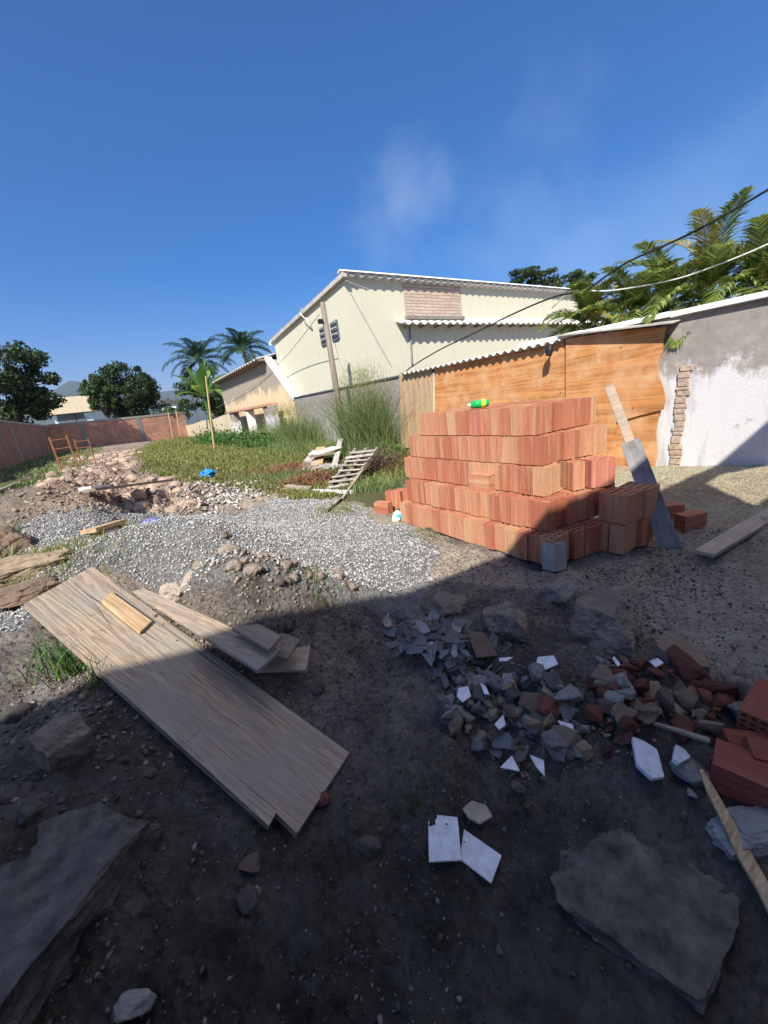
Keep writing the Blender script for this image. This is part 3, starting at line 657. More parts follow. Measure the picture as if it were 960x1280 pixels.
# ---- the house behind the viewer (it throws the big shadow over the foreground)
YC = -1.7
def back(P):
    t = (P[1] - YC) / SUN[1]; return (P[0] - SUN[0] * t, P[2] - SUN[2] * t)
sh_top = [back((x_, 2.42 - .08 * x_ - .767 * z_, z_)) for x_, z_ in ((-6.0, 0), (0.0, .3), (2.7, 0.1), (6.0, 0.02), (6.56, .66), (6.56, 1.6))]
hole = [back((6.10, 1.93, 0)), back((5.2, 1.33, 0)), back((4.79, 1.09, 0)), back((5.71, 1.06, 0)), back((6.56, 1.0, 0.08)), back((6.56, 1.1, .50)), back((6.56, 1.32, .34)), back((6.56, 1.56, .12))]
nb = thing('neighbour_house', 'plain rendered house behind the viewer whose shadow covers the foreground', 'house', (0, YC - 2, 0))
xl = -16.0; zl = sh_top[0][1] + .4; xr = 9.0
top = [(xl, zl)] + sh_top + [(xr, sh_top[-1][1])]
hl = min(h_[0] for h_ in hole) - .25; hr = max(h_[0] for h_ in hole)
mb = MB()
def slab(poly, th=.25): mb.prism([(a, YC, z_) for a, z_ in poly], (0, -th, 0))
top = sorted(top)
zi = lambda x_: float(np.interp(x_, [t_[0] for t_ in top], [t_[1] for t_ in top]))
hu = [hole[2], hole[1], hole[0], hole[7], hole[6], hole[5]]; hu_x = [h_[0] for h_ in hu]; 
xm = min(h_[0] for h_ in hole)
slab([(xl, -1), (xm, -1), (xm, zi(xm))] + [t_ for t_ in reversed(top) if t_[0] < xm])
# beam above the opening and everything below and right of it
mid = [t_ for t_ in top if xm < t_[0] < hr]
ue = sorted([hole[0], hole[7], hole[6], hole[5]])
slab([(xm, zi(xm))] + mid + [(hr, zi(hr))] + [(hr, ue[-1][1])] + ue[::-1] + [(xm, ue[0][1])])
le = sorted([hole[2], hole[3], hole[4]])
slab([(xm, -1), (hr, -1), (hr, le[-1][1])] + le[::-1] + [(xm, le[0][1])])
slab([(hr, -1), (xr, -1), (xr, zi(xr)), (hr, zi(hr))])
rp(mb.build('wall', 'pale_plaster'), nb)
rp(MB().prism([(xl, YC - .26, 4.9), (xl, YC - 7, 5.0), (xl, YC - 7, -1), (xl, YC - 6.8, -1), (xl, YC - 6.8, 4.7), (xl, YC - .26, 4.6)], (-xl + xm - .5, 0, 0)).build('roof', 'roof_tile_dark'), nb)
# ------------------------------------------------------------------ clay blocks
ORD = ['first', 'second', 'third', 'fourth', 'fifth', 'sixth', 'seventh', 'eighth', 'ninth', 'tenth', 'eleventh', 'twelfth', 'thirteenth', 'fourteenth', 'fifteenth', 'sixteenth', 'seventeenth', 'eighteenth', 'nineteenth', 'twentieth', 'twenty-first', 'twenty-second']
def brick_mesh(w, d, h, cx, cy, name='clay_block', mat='clay', wall=0.010, seed=0):
    """hollow block: open cells cx x cy along local z, ribbed outer faces"""
    rg = random.Random(seed)
    def lines(L, n):
        cell = (L - wall * (n + 1)) / n; out = [0.0]
        for i in range(n):
            out.append(wall + i * (cell + wall)); out.append(out[-1] + cell)
        out.append(L); return out
    X = lines(w, cx); Y = lines(d, cy); nx, ny = len(X) - 1, len(Y) - 1
    solid = [[not (i % 2 == 1 and j % 2 == 1) for j in range(ny)] for i in range(nx)]
    V = []; Fs = []; idx = {}
    def vert(i, j, k):
        if (i, j, k) not in idx:
            x, y = X[i] - w / 2, Y[j] - d / 2
            gi, gj = (i in (0, nx)), (j in (0, ny)); g = 0.0022
            if gi and not gj and j % 2 == 0: x -= math.copysign(g, x)
            if gj and not gi and i % 2 == 0: y -= math.copysign(g, y)
            idx[(i, j, k)] = len(V); V.append((x, y, (k - .5) * h))
        return idx[(i, j, k)]
    for i in range(nx):
        for j in range(ny):
            if solid[i][j]:
                for k in (0, 1): Fs.append((vert(i, j, k), vert(i + 1, j, k), vert(i + 1, j + 1, k), vert(i, j + 1, k)))
            for di, dj, a, b_ in ((1, 0, (i + 1, j), (i + 1, j + 1)), (0, 1, (i, j + 1), (i + 1, j + 1)), (-1, 0, (i, j), (i, j + 1)), (0, -1, (i, j), (i + 1, j))):
                ii, jj = i + di, j + dj; other = solid[ii][jj] if 0 <= ii < nx and 0 <= jj < ny else None
                if solid[i][j] and (other is None or other is False): Fs.append((vert(*a, 0), vert(*b_, 0), vert(*b_, 1), vert(*a, 1)))
    b_ = MB(); b_.add(V, Fs); o = b_.build(name, mat)
    return o
PW, PD, PH = 0.118, 0.235, 0.250
proto_used = {}
ORD += ['%s-%s' % (t_, u_) for t_ in ('twenty', 'thirty', 'forty', 'fifty', 'sixty') for u_ in ORD[:9]][2:]
def relabel(objs, fmt):
    for i, o in enumerate(sorted(objs, key=lambda q: float(proj(np.array(q.location))[0]))): o['label'] = fmt % ORD[i]
protoA = brick_mesh(PW, PD, PH, 2, 4)
def add_brick(loc, rz=0.0, rx=0.0, ry=0.0, label='', group='clay blocks in the big stack', src=None, mat=None, cat='clay block', scale=None):
    global protoA
    src = src or protoA
    if not proto_used.get(src.name): proto_used[src.name] = True; o = src
    else:
        o = src.copy(); C.objects.link(o)
    o.location = tuple(map(float, loc)); o.rotation_euler = (rx, ry, rz)
    if scale: o.scale = scale
    for k in ('label', 'category', 'group'):
        if k in o: del o[k]
    tag(o, label, cat, group); return o
rows = [(2.67, 1.72, 3.80, 3.24, 1.60), (2.775, 1.84, 3.84, 3.50, 1.73), (2.92, 1.96, 3.92, 3.62, 1.66), (2.97, 2.02, 3.96, 3.74, 1.87), (3.02, 2.12, 3.78, 3.98, 2.05)]
RN = ['bottom row', 'second row up', 'middle row', 'second row down', 'top row']
rb = random.Random(3)
for k, (xf, yc, ye, xr_, yr_) in enumerate(rows):
    z = 0.012 + PH / 2 + k * (PH + 0.008); y = yc; i = 0
    while y + PW < ye + 0.03:
        jx = rb.uniform(-.016, .016)
        add_brick((xf + PD / 2 + jx, y + PW / 2, z), math.pi / 2 * 0 + math.pi / 2 * 0 + rb.uniform(-.03, .03) + math.pi / 2 - math.pi / 2, label='clay block in the %s, %s from the corner, long left face' % (RN[k], ORD[i])).rotation_euler[2] += math.pi / 2
        y += PW + rb.uniform(.001, .010); i += 1
        if k >= 2 and i == 1 and k < 4: y += 0.004
    d = np.array([xr_ - xf, yr_ - yc]); d = d / np.linalg.norm(d); nrm = np.array([-d[1], d[0]]); s = PD + (0.055 if k >= 2 else 0.008); Ln = math.hypot(xr_ - xf, yr_ - yc); i = 0
    if k in (2, 3): widths = [0]
    while s + PW < Ln + 0.05:
        wide = (rb.random() < 0.35) if not (k in (2, 3) and i == 1) else True
        ww, dd = (PD, PW) if wide else (PW, PD)
        setb = 0.025 if (k in (2, 3) and i == 0) else rb.uniform(-.014, .018)
        p = np.array([xf, yc]) + d * (s + ww / 2) + nrm * (dd / 2 + setb)
        a = math.atan2(d[1], d[0]) + rb.uniform(-.02, .02) + (math.pi / 2 if wide else 0)
        add_brick((p[0], p[1], z), a, label='clay block in the %s, %s from the corner, short right face' % (RN[k], ORD[i]))
        if wide:
            p2 = p + nrm * (PW + .004)
            add_brick((p2[0], p2[1], z), a, label='clay block in the %s, behind the %s one of the right face' % (RN[k], ORD[i]))
        s += ww + (0.045 if (k in (2, 3) and i == 0) else rb.uniform(.003, .013)); i += 1
# back part of the top course (its top is seen edge on)
for k in (4,):
    xf, yc, ye, xr_, yr_ = rows[k]
    for a in range(1, 4):
        y = yc + .14; i = 0
        while y + PW < ye + .02:
            add_brick((xf + PD * (a + .5) + .01 * a, y + PW / 2, 0.012 + PH / 2 + k * (PH + .008)), math.pi / 2 + rb.uniform(-.02, .02), label='clay block in the top row, %s rank behind the face, %s along' % (ORD[a - 1], ORD[i]), group='clay blocks inside the stack'); y += PW + .012; i += 1
for k in (3,):
    xf, yc, ye, xr_, yr_ = rows[k]
    for a in range(1, 3):
        y = yc + .3; i = 0
        while y + PW < ye + .02:
            add_brick((xf + PD * (a + .5) + .02 * a, y + PW / 2, 0.012 + PH / 2 + k * (PH + .008)), math.pi / 2, label='clay block under the top row, %s rank behind the face, %s along' % (ORD[a - 1], ORD[i]), group='clay blocks inside the stack'); y += PW + .012; i += 1
# shaded blocks standing before the right end
nm = {(0, 0): 'lower left', (0, 1): 'lower right', (1, 0): 'upper left', (1, 1): 'upper right'}
for k in (0, 1):
    for j in (0, 1):
        for q in (0, 1):
            add_brick((3.35 + j * .245 + k * .045, 1.50 + q * .123 - j * .03 - k * .005, .012 + PH / 2 + k * (PH + .006)), math.pi / 2 + rb.uniform(-.05, .05),
                      label='shaded dark red clay block at the stack\'s right end, %s of the %s four' % (nm[(k, j)], ('front', 'rear')[q]))
# loose ones
protoL = brick_mesh(0.115, 0.19, 0.24, 4, 2, 'clay_block', seed=2)
p = at(618, 608, .56); add_brick((2.86, 2.62, .26 * 2 + .012 + .06), math.radians(5), math.radians(90), 0, label='hollow clay block lying alone on the ledge of the stack, holes showing', group='loose clay blocks', src=protoL)
bpy.context.view_layer.update()
L_ = bpy.data.objects['clay_block.001'] if False else None
p = gat(494, 636); add_brick((p[0] + .05, p[1] + .05, p[2] + .125), .5, label='clay block standing upright left of the stack, nearer the printed bag', group='loose clay blocks')
p = gat(505, 634); add_brick((p[0] + .05, p[1] + .05, p[2] + .125), .45, label='clay block standing upright and touching the left end of the stack', group='loose clay blocks')
p = gat(480, 640); add_brick((p[0], p[1], p[2] + .055), .35, math.pi / 2, 0, label='clay block lying flat on the sand left of the stack', group='loose clay blocks', src=protoL)
p = gat(862, 660); add_brick((p[0], p[1], p[2] + .055), 1.2, math.pi / 2, 0, label='hollow clay block lying behind the leaning board, dark holes showing', group='loose clay blocks', src=protoL)
p = gat(846, 652); add_brick((p[0] + .05, p[1] + .1, p[2] + .055), .9, math.pi / 2, 0, label='clay block mostly hidden behind the grey leaning board', group='loose clay blocks', src=protoL)
protoG = brick_mesh(PD * .62, PW * 1.0, PH * .88, 2, 3, 'whitish_block', 'clay_grey')
p = gat(697, 712); add_brick((p[0], p[1] + .03, p[2] + .115), -.12, math.radians(-8), math.radians(7), label='grey cement-smeared block leaning against the foot of the clay block stack', group=None, src=protoG)
def lay(A, B, w, h, mat, label, seed, lift=0.0, roll=0.0, group='loose clay blocks'):
    A = np.array(A); B = np.array(B); Ln = float(np.linalg.norm(B - A)); o = brick_mesh(w, h, Ln, 3, 3, 'clay_block', mat, wall=.012, seed=seed)
    d = Vector((B - A) / Ln); o.rotation_euler = (Matrix.Rotation(0, 3, 'X') @ d.to_track_quat('Z', 'Y').to_matrix() @ Matrix.Rotation(roll, 3, 'Z')).to_euler()
    o.location = Vector((A + B) / 2) + Vector((0, 0, h / 2 + lift)); return tag(o, label, 'clay block', group)
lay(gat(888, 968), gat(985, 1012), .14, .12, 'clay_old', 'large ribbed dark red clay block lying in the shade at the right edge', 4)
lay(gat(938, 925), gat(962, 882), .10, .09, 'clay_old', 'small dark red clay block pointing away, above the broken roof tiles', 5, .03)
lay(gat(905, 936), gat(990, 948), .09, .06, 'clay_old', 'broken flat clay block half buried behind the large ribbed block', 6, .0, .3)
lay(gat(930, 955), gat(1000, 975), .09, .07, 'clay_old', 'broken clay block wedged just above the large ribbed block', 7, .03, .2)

# bottle on top of the stack
p = np.array([3.22, 2.78, 1.30 + .04]); p = np.array([3.18, float(ony(630, 500, 2.9)[1]) - .02, 1.345]); dv = np.array([0.75, -0.62, 0])
t = thing('soda_bottle', 'green plastic bottle with a yellow label lying on top of the clay blocks', 'bottle', p)
rp(MB().tube([p - dv * .10, p - dv * .095, p - dv * .02, p + dv * .06, p + dv * .09], [.018, .038, .041, .040, .030], 14).build('bottle_body', 'green_pet', smooth=True), t)
rp(MB().tube([p + dv * .01, p + dv * .055], [.0425, .0425], 14).build('label_band', 'yellow_label', smooth=True), t)
rp(MB().tube([p - dv * .135, p - dv * .10], [.015, .017], 10).build('cap', 'white_plastic'), t)
# printed bag
p = gat(499, 650); t = thing('printed_bag', 'crumpled white bag with blue print beside the left foot of the block stack', 'bag', p)
def blob(c, size, seed, mat, name, sub=3, amp=.25, cuts=0):
    bm = bmesh.new(); bmesh.ops.create_icosphere(bm, subdivisions=sub, radius=1.0); rg = random.Random(seed); off = Vector((rg.uniform(0, 99),) * 3)
    from mathutils import noise
    for v_ in bm.verts:
        n_ = noise.fractal(v_.co * 1.4 + off, 1.0, 2.0, 3); v_.co *= 1 + amp * n_ * 1.6
        v_.co = Vector((v_.co.x * size[0], v_.co.y * size[1], v_.co.z * size[2]))
    me = bpy.data.meshes.new(name); bm.to_mesh(me); bm.free(); me.materials.append(MATS[mat]); o = bpy.data.objects.new(name, me); C.objects.link(o); o.location = tuple(map(float, c)); return o
rp(blob(p + [0, 0, .05], (.09, .07, .07), 4, 'white_plastic', 'bag_body', 3, .35), t)
rp(blob(p + [-.02, -.035, .06], (.05, .045, .035), 5, 'cyan_print', 'print', 2, .2), t)

# leaning board
pb = at(838, 684, .0); tp = ony(761, 482, 1.97); brk = 0.60
mid_ = tp + (pb - tp) * .37
vd = (tp + pb) / 2 - CAM; dd_ = (pb - tp) / np.linalg.norm(pb - tp); sd = np.cross(dd_, vd); sd /= np.linalg.norm(sd); nn_ = np.cross(sd, dd_)
t = thing('leaning_board', 'board leaning on the right end of the block stack, lower half grey with cement', 'board', pb)
def board3(a, b_, w_, th, mat, name, off=0.0):
    Rr = np.array([sd, nn_, dd_]).T; c = (a + b_) / 2 + nn_ * off
    m_ = MB().box((0, 0, 0), (w_, th, np.linalg.norm(b_ - a))); o = m_.build(name, mat, bevel=.003)
    o.matrix_basis = Matrix([[*map(float, Rr[i]), float(c[i])] for i in range(3)] + [[0, 0, 0, 1]]); return rp(o, t)
board3(tp, mid_ + dd_ * .25, .078, .045, 'pine_grey', 'timber', .024)
board3(mid_, pb + dd_ * .04, .155, .03, 'cement_board', 'cement_board', -.012)

# ------------------------------------------------------------------ planks in front
pts4 = np.array(PLK); cen = pts4.mean(0); u_, s__, vt = np.linalg.svd(pts4 - cen); pn_ = vt[2]; pn_ = pn_ if pn_[2] > 0 else -pn_
def onpl(px, py, lift=0.0, c=None, n=None):
    c = cen if c is None else c; n = pn_ if n is None else n
    r = _ray(px, py); return CAM + r * (np.dot(c + n * lift - CAM, n) / np.dot(r, n))
def plank(name, label, px, lift, th, mat, c=None, n=None, group=None, cat='plank', axis_px=None, extra=None):
    n_ = pn_ if n is None else np.array(n, float)
    P = [onpl(a, b_, lift, c, n_) for a, b_ in px]
    ctr = np.mean(P, 0); a0, a1 = axis_px or (0, len(P) - 1)
    ax = P[a1] - P[a0]; ax /= np.linalg.norm(ax); ay = np.cross(n_, ax)
    R = np.array([ax, ay, n_]); loc = [(R @ (p_ - ctr)) for p_ in P]
    pm = MB().prism([(q_[0], q_[1], 0) for q_ in loc], (0, 0, -th))
    if extra:
        le_ = [R @ (onpl(a, b_, lift, c, n_) - ctr) for a, b_ in extra]; pm.prism([(q_[0], q_[1], 0) for q_ in le_], (0, 0, -th))
    o = pm.build(name, mat, bevel=0 if name == 'board' else .002)
    o.matrix_basis = Matrix([[float(R[j][i]) for j in range(3)] + [float(ctr[i])] for i in range(3)] + [[0, 0, 0, 1]])
    return tag(o, label, cat, group)
bigp = thing('wooden_plank', 'wide sun-bleached pine plank lying down the soil bank, split and notched at its near end', 'plank', cen)
o = plank('board', None, [(39, 750), (115, 708), (437, 941), (371, 1042), (345, 1016)], 0, .028, 'pine', axis_px=(1, 2), cat=None, extra=[(30, 755), (39, 750), (345, 1016), (336, 1032)]); rp(o, bigp)
def crack(px, w_=1.6):
    P = [onpl(a, b_, .0006) for a, b_ in px]; V = []
    for i, p_ in enumerate(P):
        d = P[min(i + 1, len(P) - 1)] - P[max(i - 1, 0)]; d /= np.linalg.norm(d); s = np.cross(pn_, d) * w_ * .001 * (1 if 0 < i < len(P) - 1 else .2); V += [p_ - s, p_ + s]
    b_ = MB(); b_.add(V, [(2 * i, 2 * i + 1, 2 * i + 3, 2 * i + 2) for i in range(len(P) - 1)]); return rp(b_.build('split', 'void_dark'), bigp)
crack([(86, 724), (112, 745), (150, 768), (180, 790), (215, 812)], 2.4); crack([(112, 745), (128, 768), (142, 788)]); crack([(224, 934), (240, 922), (258, 906)], 1.2); crack([(346, 1012), (330, 1000), (300, 975), (260, 942)], .9)
crack([(404, 940), (414, 924)], 1); crack([(384, 950), (392, 957)], 1.8); crack([(386, 957), (391, 950)], 1.5); crack([(285, 869), (291, 872)], 1.5)
plank('pine_offcut', 'small yellow pine offcut lying on the sunlit end of the wide plank', [(139, 739), (190, 776), (175, 790), (127, 751)], .022, .020, 'pine_small', axis_px=(0, 1), cat='offcut')
cz = onpl(180, 745, 0) ; 
def bank_c(px, py, dz): 
    g_ = gat(px, py); return np.array([g_[0], g_[1], g_[2] + dz])
nB = np.array([0.05, -0.16, 1.0]); nB /= np.linalg.norm(nB)
cB = bank_c(300, 815, .14); 
plank('wooden_plank', 'narrower pine plank beside the wide one, sunlit only at its far tip', [(165, 739), (180, 735), (351, 811), (322, 838)], 0, .022, 'pine', cB, nB, axis_px=(1, 2))
plank('wooden_plank', 'short grey board end sticking out, uppermost of the little pile behind the planks', [(290, 785), (322, 779), (352, 794), (336, 812)], 0, .02, 'pine_grey', bank_c(330, 800, .13), nB, axis_px=(1, 2))
plank('wooden_plank', 'dark brown short board in the middle of the little pile behind the planks', [(300, 800), (356, 791), (375, 799), (359, 823), (320, 815)], 0, .02, 'weathered', bank_c(350, 810, .085), nB, axis_px=(1, 2))
plank('wooden_plank', 'short pale board lowest in the little pile, pointing right towards the bank', [(318, 838), (383, 837), (388, 806), (330, 818)], 0, .02, 'pine_grey', bank_c(365, 825, .04), nB, axis_px=(0, 1))
gp = gat(920, 668)
plank('wooden_plank', 'long grey plank lying on the sand near the whitewashed wall, lit at its far end', [(868, 687), (960, 633), (1040, 585), (1045, 602), (960, 653), (893, 693)], 0, .03, 'pine_grey', gp + [0, 0, .07], np.array([0, 0, 1.0]), axis_px=(0, 1))

# ------------------------------------------------------------------ stones, shards and rubble
def stone_mesh(seed, mat, name='rubble_stone', n=13, bev=.06, jag=.0):
    rg = random.Random(seed); bm = bmesh.new()
    for _ in range(n):
        v_ = Vector((rg.gauss(0, 1), rg.gauss(0, 1), rg.gauss(0, 1))).normalized(); v_ *= rg.uniform(.75, 1.0)
        v_ = Vector([max(-.72, min(.72, c_)) for c_ in v_]); bm.verts.new(v_)
    r_ = bmesh.ops.convex_hull(bm, input=bm.verts); bmesh.ops.delete(bm, geom=[g_ for g_ in r_['geom_interior'] if isinstance(g_, bmesh.types.BMVert)], context='VERTS')
    bmesh.ops.bevel(bm, geom=bm.edges[:], offset=bev * rg.uniform(.5, 1.6), segments=1, affect='EDGES', clamp_overlap=True)
    bmesh.ops.triangulate(bm, faces=bm.faces); bmesh.ops.subdivide_edges(bm, edges=[e for e in bm.edges if e.calc_length() > .25], cuts=2, use_grid_fill=True); bmesh.ops.triangulate(bm, faces=bm.faces)
    from mathutils import noise
    off = Vector((seed * 3.7, 1.3, 2.1))
    for v_ in bm.verts: v_.co += v_.co.normalized() * (.10 * noise.fractal(v_.co * 2.2 + off, 1, 2, 4) + .035 * noise.noise(v_.co * 9 + off))
    me = bpy.data.meshes.new(name); bm.to_mesh(me); bm.free(); me.materials.append(MATS[mat]); return me
_stone_cache = {}
def stone(px, py, size, mat='stone_grey', label='', group=None, name='rubble_stone', seed=0, lift=.45, rot=None, cat='stone', n=13):
    g_ = gat(px, py); rg = random.Random(seed * 7 + 1); key = (mat, seed % 9, n, name)
    if key not in _stone_cache: _stone_cache[key] = stone_mesh(seed % 9 + 20, mat, name, n)
    o = bpy.data.objects.new(name, _stone_cache[key]); C.objects.link(o)
    o.location = (float(g_[0]), float(g_[1]), float(g_[2] + size[2] * lift)); o.scale = tuple(s_ / 1.4 * 1.0 for s_ in size)
    o.rotation_euler = rot if rot is not None else (rg.uniform(-.4, .4), rg.uniform(-.4, .4), rg.uniform(0, 6.3))
    return tag(o, label, cat, group)
def shard(pxpoly, z, th, mat, label, name, tilt=(0, 0), cat='tile', group=None, soft=0):
    c = at(sum(p_[0] for p_ in pxpoly) / len(pxpoly), sum(p_[1] for p_ in pxpoly) / len(pxpoly), z)
    n_ = np.array([tilt[0], tilt[1], 1.0]); n_ /= np.linalg.norm(n_)
    P = [onpl(a, b_, 0, c, n_) - c for a, b_ in pxpoly]
    o = MB().prism(P, -n_ * th).build(name, mat, bevel=min(.002, th * .2)); o.location = tuple(map(float, c)); return tag(o, label, cat, group)
def zg(px, py): return float(gat(px, py)[2])
shard([(535, 1017), (572, 1021), (577, 1075), (536, 1077)], zg(556, 1047) + .022, .008, 'tile_white', 'rectangular white glazed tile lying on the dark soil, left one of the touching pair', 'white_tile', (.02, -.03))
shard([(580, 1036), (627, 1069), (614, 1104), (574, 1073)], zg(600, 1070) + .024, .008, 'tile_white', 'rectangular white glazed tile lying askew on the soil, right one of the touching pair', 'white_tile', (-.02, -.02))
shard([(578, 1010), (590, 1000), (608, 1006), (616, 1020), (600, 1029), (586, 1022)], zg(597, 1014) + .03, .012, 'concrete_pale', 'small grey tile fragment just above the pair of white tiles', 'tile_fragment', (.1, -.1))
shard([(790, 920), (806, 926), (822, 937), (831, 971), (816, 973), (797, 956)], zg(810, 947) + .05, .018, 'tile_white', 'large jagged white shard lying left of the ribbed clay block', 'tile_fragment', (.15, -.25))
shard([(845, 930), (856, 936), (864, 946), (850, 954), (842, 948)], zg(852, 942) + .05, .02, 'tile_white', 'small curled pale shard right of the large jagged white one', 'tile_fragment', (.2, -.3))
stone(866, 972, (.13, .13, .08), 'concrete', 'rounded light grey concrete lump beside the large ribbed clay block', None, 'concrete_lump', 5, .4, cat='concrete lump')
stone(862, 998, (.05, .04, .035), 'concrete', 'small grey pebble just below the rounded concrete lump', None, 'pebble', 6)
# white and slate shards in the tile heap
WH = [((527, 806), (540, 801), (548, 812), (536, 818)), ((527, 816), (546, 818), (541, 828), (532, 825)), ((624, 822), (642, 821), (633, 826), (624, 826)), ((672, 821), (692, 819), (698, 830), (682, 837), (670, 830)), ((573, 860), (585, 857), (589, 870), (578, 878), (571, 870)), ((600, 853), (607, 857), (612, 868), (605, 867)), ((618, 905), (629, 893), (632, 906), (624, 912)), ((662, 943), (680, 950), (681, 970), (670, 958)), ((625, 959), (640, 944), (650, 964)), ((697, 900), (716, 905), (718, 914), (704, 911)), ((652, 868), (660, 866), (662, 880), (656, 880)), ((812, 826), (822, 822), (830, 828), (820, 834)), ((765, 822), (768, 820), (776, 830), (772, 833))]
WL = ['upper of two white shards on the left of the slate heap', 'lower of two white shards on the left of the slate heap', 'thin white sliver right of the flat brown square tile', 'white shard lying on a grey stone at the top of the rubble', 'roundish white shard left in the rubble, under the slate heap', 'narrow bluish white shard near the middle top of the rubble', 'small white shard in the centre of the rubble', 'tall white triangular shard at the lower edge of the rubble', 'white triangular shard left of the tall one at the rubble edge', 'white sliver under the large pale slab in the rubble', 'tiny white chip above the red and buff lump', 'white chip near the brown flat stone on the right', 'narrow white chip on bare soil right of the rubble']
for q_, (poly, lb) in enumerate(zip(WH, WL)):
    cxp = sum(a for a, _ in poly) / len(poly); cyp = sum(a for _, a in poly) / len(poly)
    shard(poly, zg(cxp, cyp) + .055, .008, 'tile_white', lb, 'tile_fragment', (random.uniform(-.15, .15), random.uniform(-.3, .0)))
shard([(583, 787), (606, 791), (624, 819), (596, 822)], zg(603, 805) + .05, .012, 'stone_brown', 'flat square brownish floor tile leaning on the slate heap', 'floor_tile', (.05, -.3))
rs = random.Random(11)
def rshape(px, py, a, b_, n=None, rg=rs):
    n = n or rg.choice([3, 4, 4, 5])
    ph = rg.uniform(0, 6.28); ph2 = rg.uniform(0, 3.14)
    out = []
    for k in range(n):
        t_ = ph + 2 * math.pi * (k + rg.uniform(-.38, .38)) / n; x_, y_ = a * math.cos(t_), b_ * math.sin(t_)
        out.append((px + x_ * math.cos(ph2) - y_ * math.sin(ph2), py + (x_ * math.sin(ph2) + y_ * math.cos(ph2)) * .8))
    return out
_sl = []
_extra = [(rs.gauss(548, 26), rs.gauss(806, 15)) for _ in range(40)]
_a = _extra + [(490, 790), (510, 790), (525, 783), (540, 785), (555, 778), (568, 785), (498, 803), (515, 800), (535, 795), (550, 797), (565, 800), (578, 795), (585, 808), (505, 812), (520, 812), (545, 812), (560, 815), (575, 818), (592, 812), (550, 830), (565, 835), (580, 832), (598, 838), (540, 772), (528, 774), (572, 778), (582, 782), (488, 806), (512, 777), (560, 790), (535, 825), (598, 826), (570, 845), (588, 845), (610, 835), (485, 775), (500, 768), (543, 840), (556, 850), (604, 846), (518, 790), (546, 790)]
for q_, (px, py) in enumerate(_a):
    big = rs.uniform(.6, 1.05)
    z_ = zg(px, py) + rs.uniform(.015, .12) * (1 if 510 < px < 590 and 780 < py < 830 else .35)
    _o = shard(rshape(px, py, rs.uniform(11, 20) * big, rs.uniform(6, 10) * big), z_, .010, 'slate' if rs.random() < .82 else 'stone_grey', 'dark slate-grey broken tile shard heaped with others under the sunlit gravel edge', 'slate_shard', (rs.uniform(-.5, .5), rs.uniform(-.75, .1)), group='slate shards in the heap'); _sl.append((_o, py))
_sl.sort(key=lambda q: q[1]); _t = len(_sl) // 3
for _n, _part in (('far', _sl[:_t]), ('middle', _sl[_t:2 * _t]), ('near', _sl[2 * _t:])): relabel([q[0] for q in _part], 'broken slate-grey tile shard, %s from the left in the ' + _n + ' third of the shard heap')
# named stones
NS = [(685, 895, (.125, .11, .10), 'terracotta', 'red lump of brick capped with buff mortar in the middle of the rubble'), (668, 915, (.10, .08, .10), 'stone_buff', 'buff rounded stone directly below the red lump'), (698, 933, (.13, .11, .08), 'stone_grey', 'broad grey stone at the lower right of the rubble'), (703, 880, (.10, .18, .07), 'concrete', 'large pale grey slab fragment at the top right of the rubble'), (600, 935, (.11, .09, .06), 'slate', 'dark flat stone at the lower left edge of the rubble'), (630, 938, (.11, .10, .07), 'slate', 'dark bluish stone between the two lower white triangles'), (638, 868, (.09, .06, .08), 'stone_buff', 'brown upright stone in the upper rubble'), (562, 900, (.12, .07, .05), 'stone_grey', 'flat grey stone lying apart on the left side of the rubble'), (728, 943, (.09, .08, .06), 'stone_buff', 'square brown stone at the right foot of the rubble'), (755, 872, (.09, .07, .07), 'terracotta', 'dark red brick lump right of the pale slab fragment'), (742, 900, (.08, .08, .09), 'terracotta', 'deep red upright brick lump on the right part of the rubble'), (850, 838, (.22, .15, .09), 'terracotta', 'big broken red brick piece below the flat brown stone'), (873, 880, (.09, .10, .09), 'terracotta', 'squarish red brick piece near the right edge bricks'), (864, 870, (.07, .12, .05), 'clay_old', 'triangular tile fragment standing in the red rubble'), (812, 870, (.12, .08, .06), 'stone_buff', 'buff oval stone in the red rubble'), (783, 868, (.12, .08, .06), 'concrete', 'pale oval stone left in the red rubble'), (800, 895, (.10, .09, .07), 'stone_brown', 'brown stone under the buff oval one'), (780, 925, (.10, .09, .06), 'terracotta', 'red lump just left of the large jagged white shard'), (758, 945, (.05, .03, .06), 'terracotta', 'thin dark red chip at the foot of the rubble'), (900, 870, (.16, .10, .10), 'terracotta', 'dark red broken block piece close to the right edge'), (925, 900, (.12, .10, .10), 'stone_grey', 'grey stone between the red blocks at the right edge')]
for q_, (px, py, sz, mt, lb) in enumerate(NS): stone(px, py, tuple(s_ * .95 for s_ in sz), mt, lb, None, 'rubble_stone', q_ + 3, .45)
